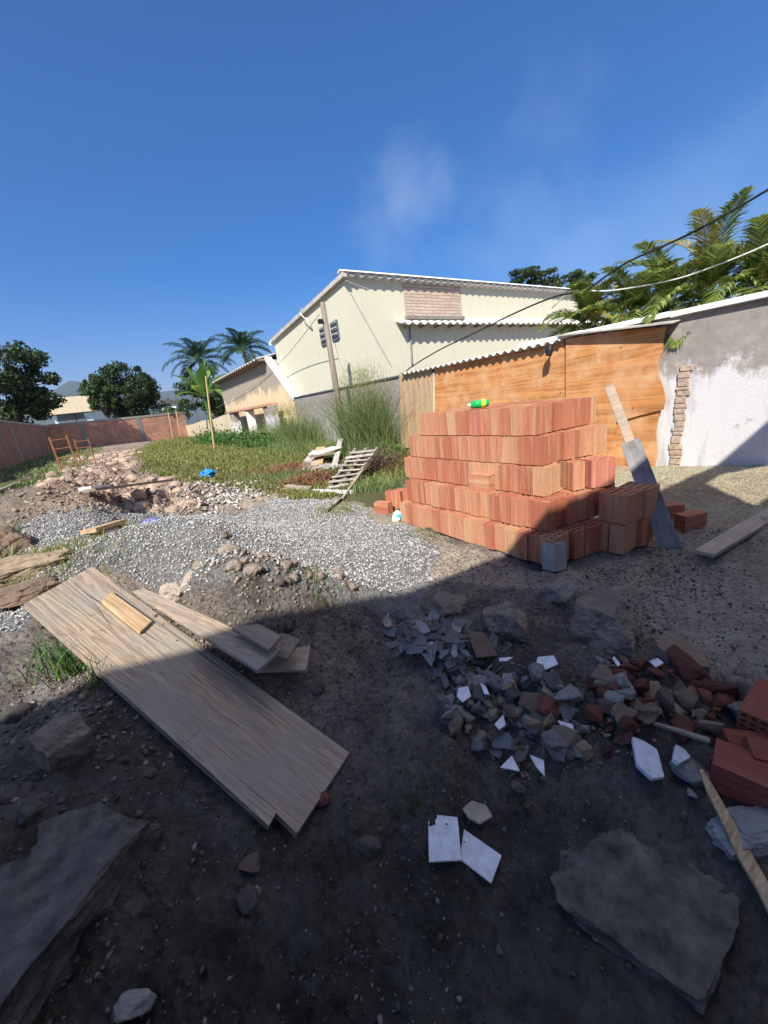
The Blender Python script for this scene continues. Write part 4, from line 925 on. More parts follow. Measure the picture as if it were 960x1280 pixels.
# the rest of the rubble, one object each
rub = [(545, 905), (560, 880), (575, 850), (640, 850), (700, 850), (725, 880), (740, 930), (715, 955), (680, 950), (640, 965), (600, 935), (555, 915)]
red = [(730, 850), (760, 825), (820, 830), (870, 860), (905, 880), (890, 930), (860, 925), (820, 905), (780, 930), (740, 925)]
CW = {'stone_grey': 'grey stone,', 'slate': 'slate-dark stone,', 'stone_buff': 'buff stone,', 'concrete': 'pale grey lump,', 'stone_brown': 'brown stone,', 'terracotta': 'brick-red piece,', 'concrete_dark': 'dark grey lump,'}
def scatter(poly, n, sizes, mats, label, group, name, seed, lift=(.3, .9)):
    made = {}; rg = random.Random(seed); xs = [p_[0] for p_ in poly]; ys = [p_[1] for p_ in poly]; k = 0
    # chosen on the ground itself, inside the outline of the heap
    W_ = [gat(*p_) for p_ in poly]; wx = [p_[0] for p_ in W_]; wy = [p_[1] for p_ in W_]; wp = list(zip(wx, wy))
    while k < n:
        x_, y_ = rg.uniform(min(wx), max(wx)), rg.uniform(min(wy), max(wy))
        if not bool(inpoly(np.array([x_]), np.array([y_]), wp)[0]): continue
        s_ = sizes[0] + (sizes[1] - sizes[0]) * rg.random() ** 2; mt = rg.choice(mats); key = (mt, 30 + rg.randrange(6), 12, name)
        if key not in _stone_cache: _stone_cache[key] = stone_mesh(key[1], mt, name, 12)
        o = bpy.data.objects.new(name, _stone_cache[key]); C.objects.link(o); o.location = (x_, y_, float(H(x_, y_)) + s_ * rg.uniform(*lift) * .6)
        o.scale = (s_ * rg.uniform(.7, 1.1) / 1.4, s_ * rg.uniform(.7, 1.1) / 1.4, s_ * rg.uniform(.5, .9) / 1.4); o.rotation_euler = (rg.uniform(-.7, .7), rg.uniform(-.7, .7), rg.uniform(0, 6.3))
        tag(o, label, 'stone', group); k += 1; made.setdefault((mt, s_ > sizes[0] + .3 * (sizes[1] - sizes[0])), []).append(o)
    for (mt, big), ob in made.items(): relabel(ob, '%s %s %s from the left in the %s' % ('larger' if big else 'small', CW[mt], '%s', label))
scatter(rub, 170, (.03, .12), ['stone_grey', 'stone_grey', 'slate', 'stone_buff', 'concrete', 'stone_brown', 'stone_grey'], 'shaded rubble spread', 'grey stones of the rubble spread', 'rubble_stone', 1)
scatter(red, 110, (.03, .12), ['terracotta', 'terracotta', 'terracotta', 'stone_brown', 'stone_buff', 'concrete'], 'dark red rubble', 'brick pieces of the red rubble', 'brick_fragment', 2)
scatter([(640, 990), (640, 960), (690, 960), (690, 1010), (660, 1030)], 9, (.02, .06), ['stone_brown', 'concrete_dark', 'terracotta'], 'patch beside the white tiles', 'small stones near the tiles', 'pebble', 3)
# blocks of old concrete and big stones
def rock(px, py, size, mat, label, name='rock', seed=1, lift=.35, amp=.25, rz=0.0, cat='rock', sub=4):
    g_ = gat(px, py); bm = bmesh.new(); bmesh.ops.create_icosphere(bm, subdivisions=5 if size[0] > .18 else sub, radius=1.0); from mathutils import noise; rg = random.Random(seed); off = Vector((rg.uniform(0, 50),) * 3)
    pl = [Vector((rg.gauss(0, 1), rg.gauss(0, 1), rg.gauss(0, 1))).normalized() for _ in range(9)]
    for v_ in bm.verts:
        c_ = v_.co.copy(); c_ = Vector([max(-.66, min(.66, a_)) for a_ in c_])
        for n_ in pl:
            d = c_.dot(n_); 
            if d > .58: c_ -= n_ * (d - .58)
        c_ += c_.normalized() * (.11 * noise.fractal(c_ * 2.4 + off, 1, 2, 5) + .035 * noise.noise(c_ * 11 + off) + .015 * noise.noise(c_ * 27 + off)) * (amp / .25)
        v_.co = Vector((c_.x * size[0] / 1.3, c_.y * size[1] / 1.3, c_.z * size[2] / 1.3))
    me = bpy.data.meshes.new(name); bm.to_mesh(me); bm.free(); me.materials.append(MATS[mat]); o = bpy.data.objects.new(name, me); C.objects.link(o)
    o.location = (float(g_[0]), float(g_[1]), float(g_[2] + size[2] * lift)); o.rotation_euler = (rg.uniform(-.1, .1), rg.uniform(-.1, .1), rz); return tag(o, label, cat)
simple('rock_earthy', (0.22, 0.18, 0.145), scale=12, var=.35, bump=1.0, bd=.02, rnd=.15)
rock(757, 792, (.44, .32, .27), 'rock_earthy', 'large square-cut buff rock sitting in the shade below the block stack', seed=3, rz=.35, lift=.16)
rock(632, 782, (.32, .25, .24), 'rock_earthy', 'earth-covered upright rock left of the large square-cut one', seed=5, rz=.7, lift=.10)
rock(700, 745, (.25, .2, .14), 'concrete_dark', 'low dark clod between the two shaded rocks', seed=9, rz=.2, lift=.15)
rock(560, 762, (.30, .22, .12), 'rock_earthy', 'low dusty mound of stone next to the gravel edge in shade', seed=12, rz=.2, lift=.1)
shard([(820, 806), (845, 793), (878, 812), (888, 834), (850, 828)], zg(850, 815) + .05, .05, 'stone_brown', 'flat brown slab of stone above the red rubble', 'flat_stone', (.1, -.12), cat='stone')
rock(85, 945, (.15, .13, .17), 'rock_earthy', 'pale grey pitted rock standing on the left bank beside a small round one', seed=21, rz=.5, lift=.35)
stone(52, 940, (.07, .06, .07), 'stone_brown', 'small round brown stone at the left foot of the pale pitted rock', None, 'pebble', 4)
stone(313, 1088, (.075, .06, .05), 'stone_brown', 'rounded brown stone alone on the dark soil below the wide plank', None, 'pebble', 8)
stone(322, 1118, (.03, .03, .03), 'concrete', 'tiny grey pebble below the rounded brown stone', None, 'pebble', 2)
stone(170, 1262, (.07, .10, .05), 'concrete', 'pointed pale shard of concrete at the very bottom of the picture', None, 'concrete_lump', 7, cat='concrete lump')
stone(405, 1005, (.06, .05, .05), 'terracotta', 'small reddish stone beside the near corner of the wide plank', None, 'pebble', 3)
rock(8, 690, (.42, .5, .34), 'stone_brown', 'brown sunlit rock cut by the left edge of the picture', seed=15, rz=.2, lift=.25)
rock(25, 722, (.75, .32, .22), 'stone_buff', 'long buff log-like stone lying at the left edge beside the grass', seed=17, rz=-.3, lift=.35)
rock(30, 748, (.40, .26, .12), 'stone_brown', 'flat broken brown stone below the long buff one', seed=18, rz=.3)
# sunlit clods on the crest of the bank
for q_, (px, py, s_, mt, lb) in enumerate([(282, 728, .15, 'stone_buff', 'square buff stone on the sunlit crest of the bank'), (300, 735, .10, 'terracotta', 'orange brick bit beside the square buff stone on the crest'), (245, 738, .22, 'concrete_pale', 'crumbly pale earth clod left of the square buff stone'), (318, 716, .14, 'concrete_pale', 'small pale clod at the top of the crest'), (220, 742, .16, 'concrete_pale', 'pale clod just right of the plank tips'), (268, 742, .12, 'concrete_pale', 'flat pale clod under the square buff stone')]):
    rock(px, py, (s_, s_, s_ * .8), mt, lb, 'clod' if mt != 'terracotta' else 'brick_fragment', 30 + q_, .3, .4, q_, 'clod')
# broken concrete slab, lower left
simple('slab_dusty', (0.125, 0.11, 0.097), scale=14, var=.6, bump=1.0, bd=.02, kind='World', detail=10)
simple('slab_soil', (0.135, 0.117, 0.10), scale=14, var=.6, bump=1.0, bd=.02, kind='World', detail=10)
_rk = rock(10, 1190, (.66, .56, .28), 'slab_dusty', 'thick dusty mass of broken concrete jutting out of the bank, lower left corner', 'concrete_slab', seed=44, rz=.75, cat='concrete slab'); _rk.location = tuple(map(float, at(-30, 1190, .17))); _rk.rotation_euler = (.10, -.06, .75)
_a1, _a2, _b1, _b2 = at(705, 990), at(905, 1150), at(700, 1110), at(930, 1050)
_c = (_a1 + _a2 + _b1 + _b2) / 4; _ln = np.linalg.norm(_a2 - _a1); _wd = np.linalg.norm(_b2 - _b1)
_rk = rock(805, 1075, (_ln * .92, _wd * .78, .10), 'slab_soil', 'flat buried concrete slab showing through the soil, lower right', 'concrete_slab', seed=51, cat='concrete slab', amp=.12)
_rk.location = (float(_c[0]), float(_c[1]), zg(805, 1075) - .034); _rk.rotation_euler = (0, 0, math.atan2(_a2[1] - _a1[1], _a2[0] - _a1[0]))
rock(950, 1036, (.30, .12, .08), 'stone_grey', 'long grey stone under the ribbed clay block at the right edge', seed=28, rz=-.55, lift=.2)
# wood strips
def strip(pts, w_, th, mat, label, name='wood_strip', cat='wood strip'):
    P = [gat(*p_) + np.array([0, 0, lift]) for *p_, lift in [(a, b_, l_) for a, b_, l_ in pts]]
    t = MB(); 
    for a, b_ in zip(P[:-1], P[1:]): 
        t.bar(a, b_ + (b_ - a) * .02, w_, th)
    o = t.build(name, mat); origin_to(o, P[0]); return tag(o, label, cat)
def ribbon(pts, w_, th, mat, label, name='wood_strip', cat='wood strip'):
    P = [gat(a, b_) + np.array([0, 0, l_]) for a, b_, l_ in pts]; V = []; n = len(P)
    for i, p_ in enumerate(P):
        d = P[min(i + 1, n - 1)] - P[max(i - 1, 0)]; d /= np.linalg.norm(d); s = np.cross(d, [0, 0, 1]); s /= np.linalg.norm(s); s *= w_[i] / 2
        V += [p_ - s, p_ + s, p_ + s - [0, 0, th], p_ - s - [0, 0, th]]
    Fs = [(0, 1, 2, 3), tuple(4 * (n - 1) + k for k in (3, 2, 1, 0))]
    for i in range(n - 1):
        for k in range(4): k2 = (k + 1) % 4; Fs.append((4 * i + k, 4 * i + k2, 4 * i + 4 + k2, 4 * i + 4 + k))
    b_ = MB(); b_.add(V, Fs); o = b_.build(name, mat); origin_to(o, P[0]); return tag(o, label, cat)
ribbon([(873, 987, .10), (886, 1012, .09), (905, 1042, .07), (930, 1085, .05), (950, 1120, .05), (985, 1190, .04)], [.012, .03, .035, .045, .04, .03], .012, 'pine_small', 'long splintered pale wood strip running down the right edge')
ribbon([(816, 919, .07), (850, 935, .09), (884, 950, .10)], [.012, .02, .022], .012, 'pine_grey', 'thin wooden stick pointing at the ribbed clay block')
# ------------------------------------------------------------------ stuff: gravel, clods, grass
def rocks_stuff(name, X, Y, size, mat, kind='octa', sink=.25, seed=0, flat=.75):
    rg = np.random.default_rng(seed); n = len(X); Z = H(X, Y)
    base = np.array([[1, 0, 0], [-1, 0, 0], [0, 1, 0], [0, -1, 0], [0, 0, 1], [0, 0, -1]], float)
    Fb = np.array([[0, 2, 4], [2, 1, 4], [1, 3, 4], [3, 0, 4], [2, 0, 5], [1, 2, 5], [3, 1, 5], [0, 3, 5]])
    V = base[None] * rg.uniform(.6, 1.15, (n, 6, 1)) + rg.uniform(-.25, .25, (n, 6, 3)); V = V * np.stack([np.ones(n), rg.uniform(.6, 1, n), rg.uniform(min(.45, flat * .5), flat, n)], -1)[:, None, :]
    a, b_, c = rg.uniform(0, 2 * math.pi, n), rg.uniform(-.9, .9, n), rg.uniform(-.9, .9, n)
    ca, sa, cb, sb, cc, sc_ = np.cos(a), np.sin(a), np.cos(b_), np.sin(b_), np.cos(c), np.sin(c); z0 = np.zeros(n); o1 = np.ones(n)
    Rz = np.stack([ca, -sa, z0, sa, ca, z0, z0, z0, o1], -1).reshape(n, 3, 3); Ry = np.stack([cb, z0, sb, z0, o1, z0, -sb, z0, cb], -1).reshape(n, 3, 3); Rx = np.stack([o1, z0, z0, z0, cc, -sc_, z0, sc_, cc], -1).reshape(n, 3, 3)
    V = np.einsum('nij,nkj->nki', Rz @ Ry @ Rx, V) * size[:, None, None] * .5
    V += np.stack([X, Y, Z + size * (.5 - sink) * .6], -1)[:, None, :]
    Fc = (Fb[None] + (np.arange(n) * 6)[:, None, None]).reshape(-1, 3); return tag(fast_mesh(name, V.reshape(-1, 3), Fc, mat), kind='stuff')
def samp(n, x0, x1, y0, y1, seed, ypow=0.0):
    rg = np.random.default_rng(seed); x = rg.uniform(x0, x1, n); u = rg.uniform(0, 1, n)
    y = y0 * (y1 / y0) ** u if ypow == 1 else (y0 ** (1 - ypow) + u * (y1 ** (1 - ypow) - y0 ** (1 - ypow))) ** (1 / (1 - ypow)) if ypow else y0 + u * (y1 - y0)
    return x, y, rg
x, y, rg = samp(95000, -3.2, 4.0, 2.3, 9.5, 1); m = masks(x, y, H(x, y))['g']; x, y = x[m], y[m]
tag(rocks_stuff('gravel', x, y, rg.uniform(.014, .038, len(x)), 'gravel_stone', seed=1), 'grey and white crushed stone gravel heaped and spread in the sun', 'gravel')
x, y, rg = samp(60000, -1.6, 4.2, .25, 3.4, 2); m = masks(x, y, H(x, y)); k = ~m['g'] & ((vnoise(x * 3, y * 3, 77) > .45) | (rg.random(len(x)) < .25)); x, y = x[k], y[k]
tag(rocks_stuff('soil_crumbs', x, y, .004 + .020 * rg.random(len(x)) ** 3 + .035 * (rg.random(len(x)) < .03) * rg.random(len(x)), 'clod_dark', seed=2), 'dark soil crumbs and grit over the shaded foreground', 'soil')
x, y, rg = samp(16000, -.9, 1.6, 1.6, 3.2, 12); k = (g2(x, y, .42, 2.42, .7, .5, 1.0) + g2(x, y, -.3, 2.1, .6, .6, .7)) > rg.uniform(.2, 1, len(x)); x, y = x[k], y[k]
tag(rocks_stuff('bank_clods', x, y, .007 + .035 * rg.random(len(x)) ** 4, 'clod', seed=12), 'crumbly brown clods of the soil bank', 'soil')
x, y, rg = samp(60000, -4.6, 3.2, 6.2, 34, 3, 1.0); m = masks(x, y, H(x, y))['d']; x, y = x[m], y[m]
tag(rocks_stuff('earth_clods', x, y, .015 + .085 * rg.random(len(x)) ** 3, 'clod_pink', seed=3, flat=.8), 'pinkish dug-up earth clods heaped across the back of the plot', 'earth')
x, y, rg = samp(4500, 2.4, 6.5, .2, 4.5, 4); m = masks(x, y, H(x, y)); k = ~m['g']; x, y = x[k], y[k]
tag(rocks_stuff('sand_grit', x, y, .004 + .02 * rg.random(len(x)) ** 4, 'clod', seed=4), 'fine grit and crumbs over the sandy strip by the wall', 'sand')
x, y, rg = samp(2600, .4, 2.6, .2, 2.2, 5); P_ = np.stack([x, y, H(x, y)], -1); px, py, _ = proj(P_); k = inpoly(px, py, [(540, 820), (700, 830), (880, 840), (905, 890), (850, 940), (760, 960), (660, 980), (590, 940), (545, 890)])
tag(rocks_stuff('rubble_chips', x[k], y[k], rg.uniform(.008, .035, k.sum()), 'clod', seed=5), 'small chips and crumbs between the rubble stones', 'rubble')
x, y, rg = samp(1500, .9, 2.8, .2, 1.8, 6); P_ = np.stack([x, y, H(x, y)], -1); px, py, _ = proj(P_); k = inpoly(px, py, red)
tag(rocks_stuff('brick_chips', x[k], y[k], rg.uniform(.01, .05, k.sum()), 'chip_red', seed=6), 'crumbled red brick bits on the shaded soil at the right', 'rubble')
hp = gat(278, 612); x = hp[0] + rng.normal(0, .5, 1100); y = hp[1] + rng.normal(0, .5, 1100)
simple('rag_white', (.62, .58, .54)); leafmat('rag', (.20, .16, .13), (.38, .34, .30), (.62, .59, .56), rough=.8, trans=0.0)
tag(rocks_stuff('rubbish_heap', x, y, rng.uniform(.03, .15, 1100), 'rag', seed=8, flat=.35), 'pale heap of plaster scraps and torn plastic on the grass edge', 'rubbish')
hb = gat(262, 602); o = blob(hb + [0, 0, .22], (.15, .12, .09), 9, 'blue_plastic', 'plastic_bag', 3, .4); tag(o, 'crumpled bright blue plastic bag on top of the pale rubbish heap', 'bag')
hb = gat(191, 657); o = blob(hb + [0, 0, .05], (.14, .10, .06), 19, 'violet_plastic', 'plastic_bag', 3, .4); tag(o, 'crumpled violet-blue plastic bag behind the crest of the gravel heap', 'bag')

def blades(name, X, Y, hgt, wid, lean, mat, seed=0, Z=None, parent=None):
    rg = np.random.default_rng(seed); n = len(X); Z = H(X, Y) if Z is None else Z
    a = rg.uniform(0, 2 * math.pi, n); d = np.stack([np.cos(a), np.sin(a), np.zeros(n)], -1); b_ = rg.uniform(0, 2 * math.pi, n); s = np.stack([np.cos(b_), np.sin(b_), np.zeros(n)], -1) * wid[:, None] * .5
    B = np.stack([X, Y, Z - .01], -1); up = np.array([0, 0, 1.0]); m1 = B + up * (hgt * .45)[:, None] + d * (lean * .22)[:, None]; m2 = B + up * (hgt * .8)[:, None] + d * (lean * .6)[:, None]; tp_ = B + up * (hgt * (1 - .25 * (lean / (hgt + 1e-6))))[:, None] + d * lean[:, None]
    V = np.stack([B - s, B + s, m1 - s * .85, m1 + s * .85, m2 - s * .5, m2 + s * .5, tp_], 1)
    Fb = np.array([[0, 1, 3], [0, 3, 2], [2, 3, 5], [2, 5, 4], [4, 5, 6]]); Fc = (Fb[None] + (np.arange(n) * 7)[:, None, None]).reshape(-1, 3)
    return fast_mesh(name, V.reshape(-1, 3), Fc, mat, parent)
x, y, rg = samp(120000, -1.5, 6.4, 6.0, 52, 21, 1.6); m = masks(x, y, H(x, y))['r']; dens = sstep(fbm(x * .8, y * .8, 5, 4), -.25, .1); k = m & (rg.random(len(x)) < .3 + .7 * dens); x, y = x[k], y[k]
n = len(x); near_wall = sstep(x, 3.5, 6.0)
hh = rg.uniform(.03, .13, n) * (1 + 2.2 * near_wall * rg.random(n)); tag(blades('grass', x, y, hh, .010 + .0022 * np.hypot(x, y) * .5, hh * rg.uniform(.2, .8, n), 'grass', 21), 'sunlit yellow-green grass over the back of the plot', 'grass', kind='stuff')
x, y, rg = samp(26000, -4.7, -1.2, 5.0, 44, 22, 1.4); k = (vnoise(x * .9, y * .9, 8) + .25 * (x < -3.6)) > .52; x, y = x[k], y[k]; hh = rg.uniform(.03, .2, len(x))
tag(blades('shaded_grass', x, y, hh, .008 + .0012 * y, hh * .6, 'weed', 23), 'patchy grass in the shaded strip along the left brick wall', 'grass', kind='stuff')
x, y, rg = samp(5000, -4.6, -1.0, 5.0, 30, 24, 1.0)
tag(rocks_stuff('strip_clods', x, y, .02 + .10 * rg.random(len(x)) ** 4, 'clod', seed=24), 'brown clods and litter in the shaded strip by the left wall', 'earth')
def offplank(x, y):
    ax, ay, bx, by = _pa[0], _pa[1], _pb[0], _pb[1]; L2 = (bx - ax) ** 2 + (by - ay) ** 2; t_ = ((x - ax) * (bx - ax) + (y - ay) * (by - ay)) / L2
    return (np.abs((x - ax) * (by - ay) - (y - ay) * (bx - ax)) / math.sqrt(L2) > .36) | (t_ < -.1) | (t_ > 1.12)
# lumps of earth half sunk in the soil
def lumps_stuff(name, X, Y, size, mat, seed, sink=.35):
    bm = bmesh.new(); bmesh.ops.create_icosphere(bm, subdivisions=3, radius=1.0); B = np.array([v_.co[:] for v_ in bm.verts]); Fb = np.array([[v_.index for v_ in f.verts] for f in bm.faces]); bm.free()
    from mathutils import noise
    rg = np.random.default_rng(seed); shapes = []
    for q in range(7):
        off = Vector((q * 5.1, 2.2, 7.7)); shapes.append(np.array([np.array(b_) * (1 + .30 * noise.fractal(Vector(b_) * 1.6 + off, 1, 2, 4) + .06 * noise.noise(Vector(b_) * 7 + off)) for b_ in B]))
    Vs = []; Fs = []; nb = len(B)
    for i in range(len(X)):
        a = rg.uniform(0, 6.28); ca, sa = math.cos(a), math.sin(a); s_ = size[i] * .5 * np.array([1, rg.uniform(.6, 1), rg.uniform(.45, .8)]); Q = shapes[i % 7] * s_
        Q = np.stack([Q[:, 0] * ca - Q[:, 1] * sa, Q[:, 0] * sa + Q[:, 1] * ca, Q[:, 2]], -1) + [X[i], Y[i], float(H(X[i], Y[i])) + size[i] * .5 * (.6 - 2 * sink) * .6]; Vs.append(Q); Fs.append(Fb + i * nb)
    return tag(fast_mesh(name, np.concatenate(Vs), np.concatenate(Fs), mat), kind='stuff')
simple('earth_lump', (0.12, 0.103, 0.088), scale=22, var=.5, bump=1.0, bd=.02, kind='World', detail=10)  # dark tone matches the shade painted into the near soil
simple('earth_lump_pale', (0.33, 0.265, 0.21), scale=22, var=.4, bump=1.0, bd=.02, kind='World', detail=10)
simple('earth_lump_pink', (0.42, 0.31, 0.235), scale=9, var=.5, bump=1.0, bd=.03, kind='World', detail=10)
x, y, rg = samp(300, -1.3, 1.3, .35, 2.6, 61); k = ((x < .55) | (y > 1.7)) & (vnoise(x * 2.5, y * 2.5, 17) > .42) & (x < 1.0) & offplank(x, y); x, y = x[k], y[k]
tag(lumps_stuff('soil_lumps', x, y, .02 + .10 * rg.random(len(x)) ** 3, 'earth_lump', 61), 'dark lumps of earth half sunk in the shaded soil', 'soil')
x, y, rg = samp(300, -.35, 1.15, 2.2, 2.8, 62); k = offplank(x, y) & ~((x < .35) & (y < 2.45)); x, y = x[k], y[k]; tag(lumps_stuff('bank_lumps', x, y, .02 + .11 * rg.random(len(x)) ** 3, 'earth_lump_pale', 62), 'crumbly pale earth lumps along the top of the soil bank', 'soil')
x, y, rg = samp(1500, -4.0, 3.0, 7.0, 26, 63, 1.0); k = masks(x, y, H(x, y))['d']; x, y = x[k], y[k]; tag(lumps_stuff('dug_lumps', x, y, .06 + .34 * rg.random(len(x)) ** 2.5, 'earth_lump_pink', 63), 'big lumps of dug-up pinkish earth at the back of the plot', 'earth')
# tall weeds by the wall
X = []; Y = []; Hh = []; wg = np.random.default_rng(33)
for cx, cy, sx, sy, ht, nn in ((5.9, 9.7, .28, .5, 2.1, 2400), (6.0, 14.9, .35, .9, 1.45, 1700), (5.9, 16.8, .4, .9, 1.3, 1200), (5.8, 20.5, .4, 1.2, 1.0, 1000), (5.6, 24.5, .5, 2, .8, 900), (5.4, 8.8, .3, .35, .6, 700), (4.9, 12.8, .5, 1.3, .45, 1300), (5.2, 17,   .6, 2.2, .5, 1400), (5.4, 30, .6, 3, .7, 900)):
    X.append(wg.normal(cx, sx, nn)); Y.append(wg.normal(cy, sy, nn)); Hh.append(ht * wg.uniform(.35, 1.05, nn))
X = np.concatenate(X); Y = np.concatenate(Y); Hh = np.concatenate(Hh); k = X < 6.5; X, Y, Hh = X[k], Y[k], Hh[k]
tag(blades('tall_weeds', X, Y, Hh, np.full(len(X), .011), Hh * wg.uniform(.15, 1.15, len(X)), 'weed', 34), 'tall tangled grassy weeds growing against the grey wall', 'weeds', kind='stuff')
# seed heads above them, thin
k = (Hh > 1.1) & (wg.random(len(X)) < .25); xs, ys, hs2 = X[k], Y[k], Hh[k]; nS = len(xs); rep = 9
xx = np.repeat(xs, rep) + wg.normal(0, .10, nS * rep); yy = np.repeat(ys, rep) + wg.normal(0, .10, nS * rep); zz = np.repeat(H(xs, ys) + hs2 * 1.0, rep) + wg.normal(.08, .14, nS * rep)
tag(blades('seed_heads', xx, yy, wg.uniform(.05, .12, nS * rep), np.full(nS * rep, .007), wg.uniform(.02, .06, nS * rep), 'grass', 35, Z=zz), 'fine pale seed heads above the tall weeds', 'weeds', kind='stuff')

def leaves(name, P, size, mat, seed=0, parent=None, aspect=.55, droop=0.0, loc=None):
    rg = np.random.default_rng(seed); n = len(P); a = rg.normal(size=(n, 3)); a[:, 2] -= droop; a /= np.linalg.norm(a, axis=1)[:, None]; b_ = rg.normal(size=(n, 3)); b_ -= (b_ * a).sum(1)[:, None] * a; b_ /= np.linalg.norm(b_, axis=1)[:, None]
    sz = size * rg.uniform(.6, 1.3, n)[:, None]; V = np.stack([P - a * sz * .5, P + b_ * sz * aspect * .5, P + a * sz * .5, P - b_ * sz * aspect * .5], 1)
    Fc = (np.array([[0, 1, 2, 3]])[None] + (np.arange(n) * 4)[:, None, None]).reshape(-1, 4)
    return fast_mesh(name, V.reshape(-1, 3), Fc, mat, parent)
def crown_pts(c, r, ncl, nl, rg, spread=.30):
    u = rg.normal(size=(ncl, 3)); u /= np.linalg.norm(u, axis=1)[:, None]; u *= rg.uniform(.35, 1, (ncl, 1)) ** .6; cl = np.array(c) + u * np.array(r)
    i = rg.integers(0, ncl, nl); rad = rg.uniform(.5, 1.3, ncl)[i][:, None]; q = rg.normal(size=(nl, 3)); q /= np.linalg.norm(q, axis=1)[:, None]
    return cl[i] + q * (rg.random((nl, 1)) ** .4) * rad * np.array(r) * spread * [1, 1, .75], cl
def tree(name, label, base, c, r, ncl, nl, size, mat, seed, group=None, trunk_r=.2, limbs=7, spread=.3):
    rg = np.random.default_rng(seed); t = thing(name, label, 'tree', base, group); P, cl = crown_pts(c, r, ncl, nl, rg, spread)
    rp(leaves('crown', P, size, mat, seed), t); m_ = MB(); base = np.array(base, float); c = np.array(c, float); fork = base + (c - base) * .55
    m_.tube([base - [0, 0, .3], base + (fork - base) * .5 + [.1, 0, 0], fork, fork + (c - fork) * .8], [trunk_r, trunk_r * .85, trunk_r * .7, trunk_r * .3], 8)
    for k in range(limbs):
        e = cl[k % len(cl)]; m_.tube([fork, (fork + e) / 2 + [0, 0, .15 * np.linalg.norm(e - fork)], e], [trunk_r * .45, trunk_r * .28, trunk_r * .1], 6)
    rp(m_.build('trunk', 'bark'), t); return t
# big dark tree on the left, behind the brick wall
c_ = ony(-10, 474, 43.0); tree('broadleaf_tree', 'dark broad-leaved tree rising behind the left brick wall at the picture edge', (c_[0] - .5, 43, 0), c_, (3.9, 3.4, 3.9), 90, 20000, .30, 'leaf_dark', 41, trunk_r=.35, spread=.22)
c_ = ony(163, 492, 62.0); tree('round_tree', 'dense round dark green tree behind the back wall', (c_[0], 62, 0), c_, (3.4, 3.4, 3.7), 120, 20000, .34, 'leaf_dark', 42, trunk_r=.4, spread=.26)
c_ = ony(126, 492, 60.0); tree('round_tree', 'smaller olive-green tree on the left side of the dense round one', (c_[0], 60, 0), c_, (1.7, 1.9, 2.4), 50, 7000, .32, 'leaf_mid', 43, trunk_r=.3)
c_ = ony(663, 352, 24.0); tree('broadleaf_tree', 'dark tree crown showing above the white roof, the left of two', (c_[0], 24, 0), c_, (2.0, 2.0, 1.1), 40, 6000, .22, 'leaf_dark', 44, trunk_r=.25)
c_ = ony(715, 352, 23.0); tree('broadleaf_tree', 'greener tree crown showing above the white roof, the right of two', (c_[0], 23, 0), c_, (1.9, 1.8, 1.0), 40, 5500, .22, 'leaf_mid', 45, trunk_r=.25)
# shrubs along the back right
for q_, (px, py, Yd, r, lb) in enumerate([(275, 505, 36, (1.5, 1.6, 1.3), 'leafy green shrub beside the old outbuilding, nearest of the row'), (262, 480, 44, (2.0, 1.8, 1.6), 'dense green shrub under the banana plant'), (218, 520, 50, (1.8, 1.5, 1.0), 'low weedy shrub at the right end of the back wall'), (240, 497, 47, (2.2, 1.8, 1.6), 'shaded shrub below the left coconut palm')]):
    c_ = ony(px, py, Yd); rg = np.random.default_rng(50 + q_); P, cl = crown_pts(c_, r, 24, 3000, rg, .4); t = thing('shrub', lb, 'shrub', (c_[0], Yd, .6)); rp(leaves('foliage', P, .26, 'leaf_mid', 50 + q_), t); rp(MB().tube([(c_[0], Yd, .3), c_], [.08, .04], 6).build('stem', 'bark'), t)
# low leafy weeds before the outbuilding
P = []; wg = np.random.default_rng(60)
for cx, cy, s_, hz, nn in ((5.0, 21, 1.0, .7, 1800), (4.9, 25, 1.2, .8, 1500), (5.0, 17, .8, .55, 1200), (5.3, 30, 1.0, .9, 1000), (6.0, 8.7, .25, .3, 350), (3.6, 7.5, .5, .12, 300)):
    q_ = wg.normal(size=(nn, 3)) * [s_ * .5, s_, .25 * hz]; q_ += [cx, cy, 0]; q_[:, 0] = np.minimum(q_[:, 0], 6.3); q_[:, 2] = H(q_[:, 0], q_[:, 1]) + np.abs(q_[:, 2]) * 1.6 + .03; P.append(q_)
tag(leaves('leafy_weeds', np.concatenate(P), .13, 'weed_low', 61, aspect=.7), 'low bright green leafy weeds in front of the old outbuilding', 'weeds', kind='stuff')
# small tufts near the viewer
def tuft(px, py, n, ht, sp, label, seed, wid=.004, mat='weed_low'):
    g_ = gat(px, py); wg = np.random.default_rng(seed); X = g_[0] + wg.normal(0, sp, n); Y = g_[1] + wg.normal(0, sp, n); hh = ht * wg.uniform(.4, 1.1, n)
    o = blades('grass_tuft', X, Y, hh, np.full(n, wid), hh * wg.uniform(.2, .9, n), mat, seed); origin_to(o, g_); return tag(o, label, 'grass tuft', kind='stuff' if 'patch' in label else None)
tuft(95, 842, 55, .30, .06, 'long-bladed grass tuft at the left edge of the wide plank', 1, .007)
tuft(62, 838, 35, .24, .06, 'second long-bladed grass tuft, further left on the shaded bank', 2, .006)
tuft(125, 850, 22, .20, .04, 'small grass tuft pushed under the wide plank edge', 7, .005)
tuft(402, 742, 70, .17, .07, 'small green grass tuft at the gravel edge, on the crest of the bank', 3, .004)
tuft(70, 700, 900, .12, .34, 'patch of low green grass growing in the left gravel', 4, .006, 'grass')
tuft(35, 703, 500, .12, .22, 'patch of grass between the gravel and the long buff stone', 5, .006, 'grass')
tuft(583, 748, 260, .035, .10, 'thin moss-like grass patch on the shaded sand', 6, .005)
tuft(522, 1000, 60, .06, .045, 'tiny leafy seedling patch left of the white tiles', 8, .008)
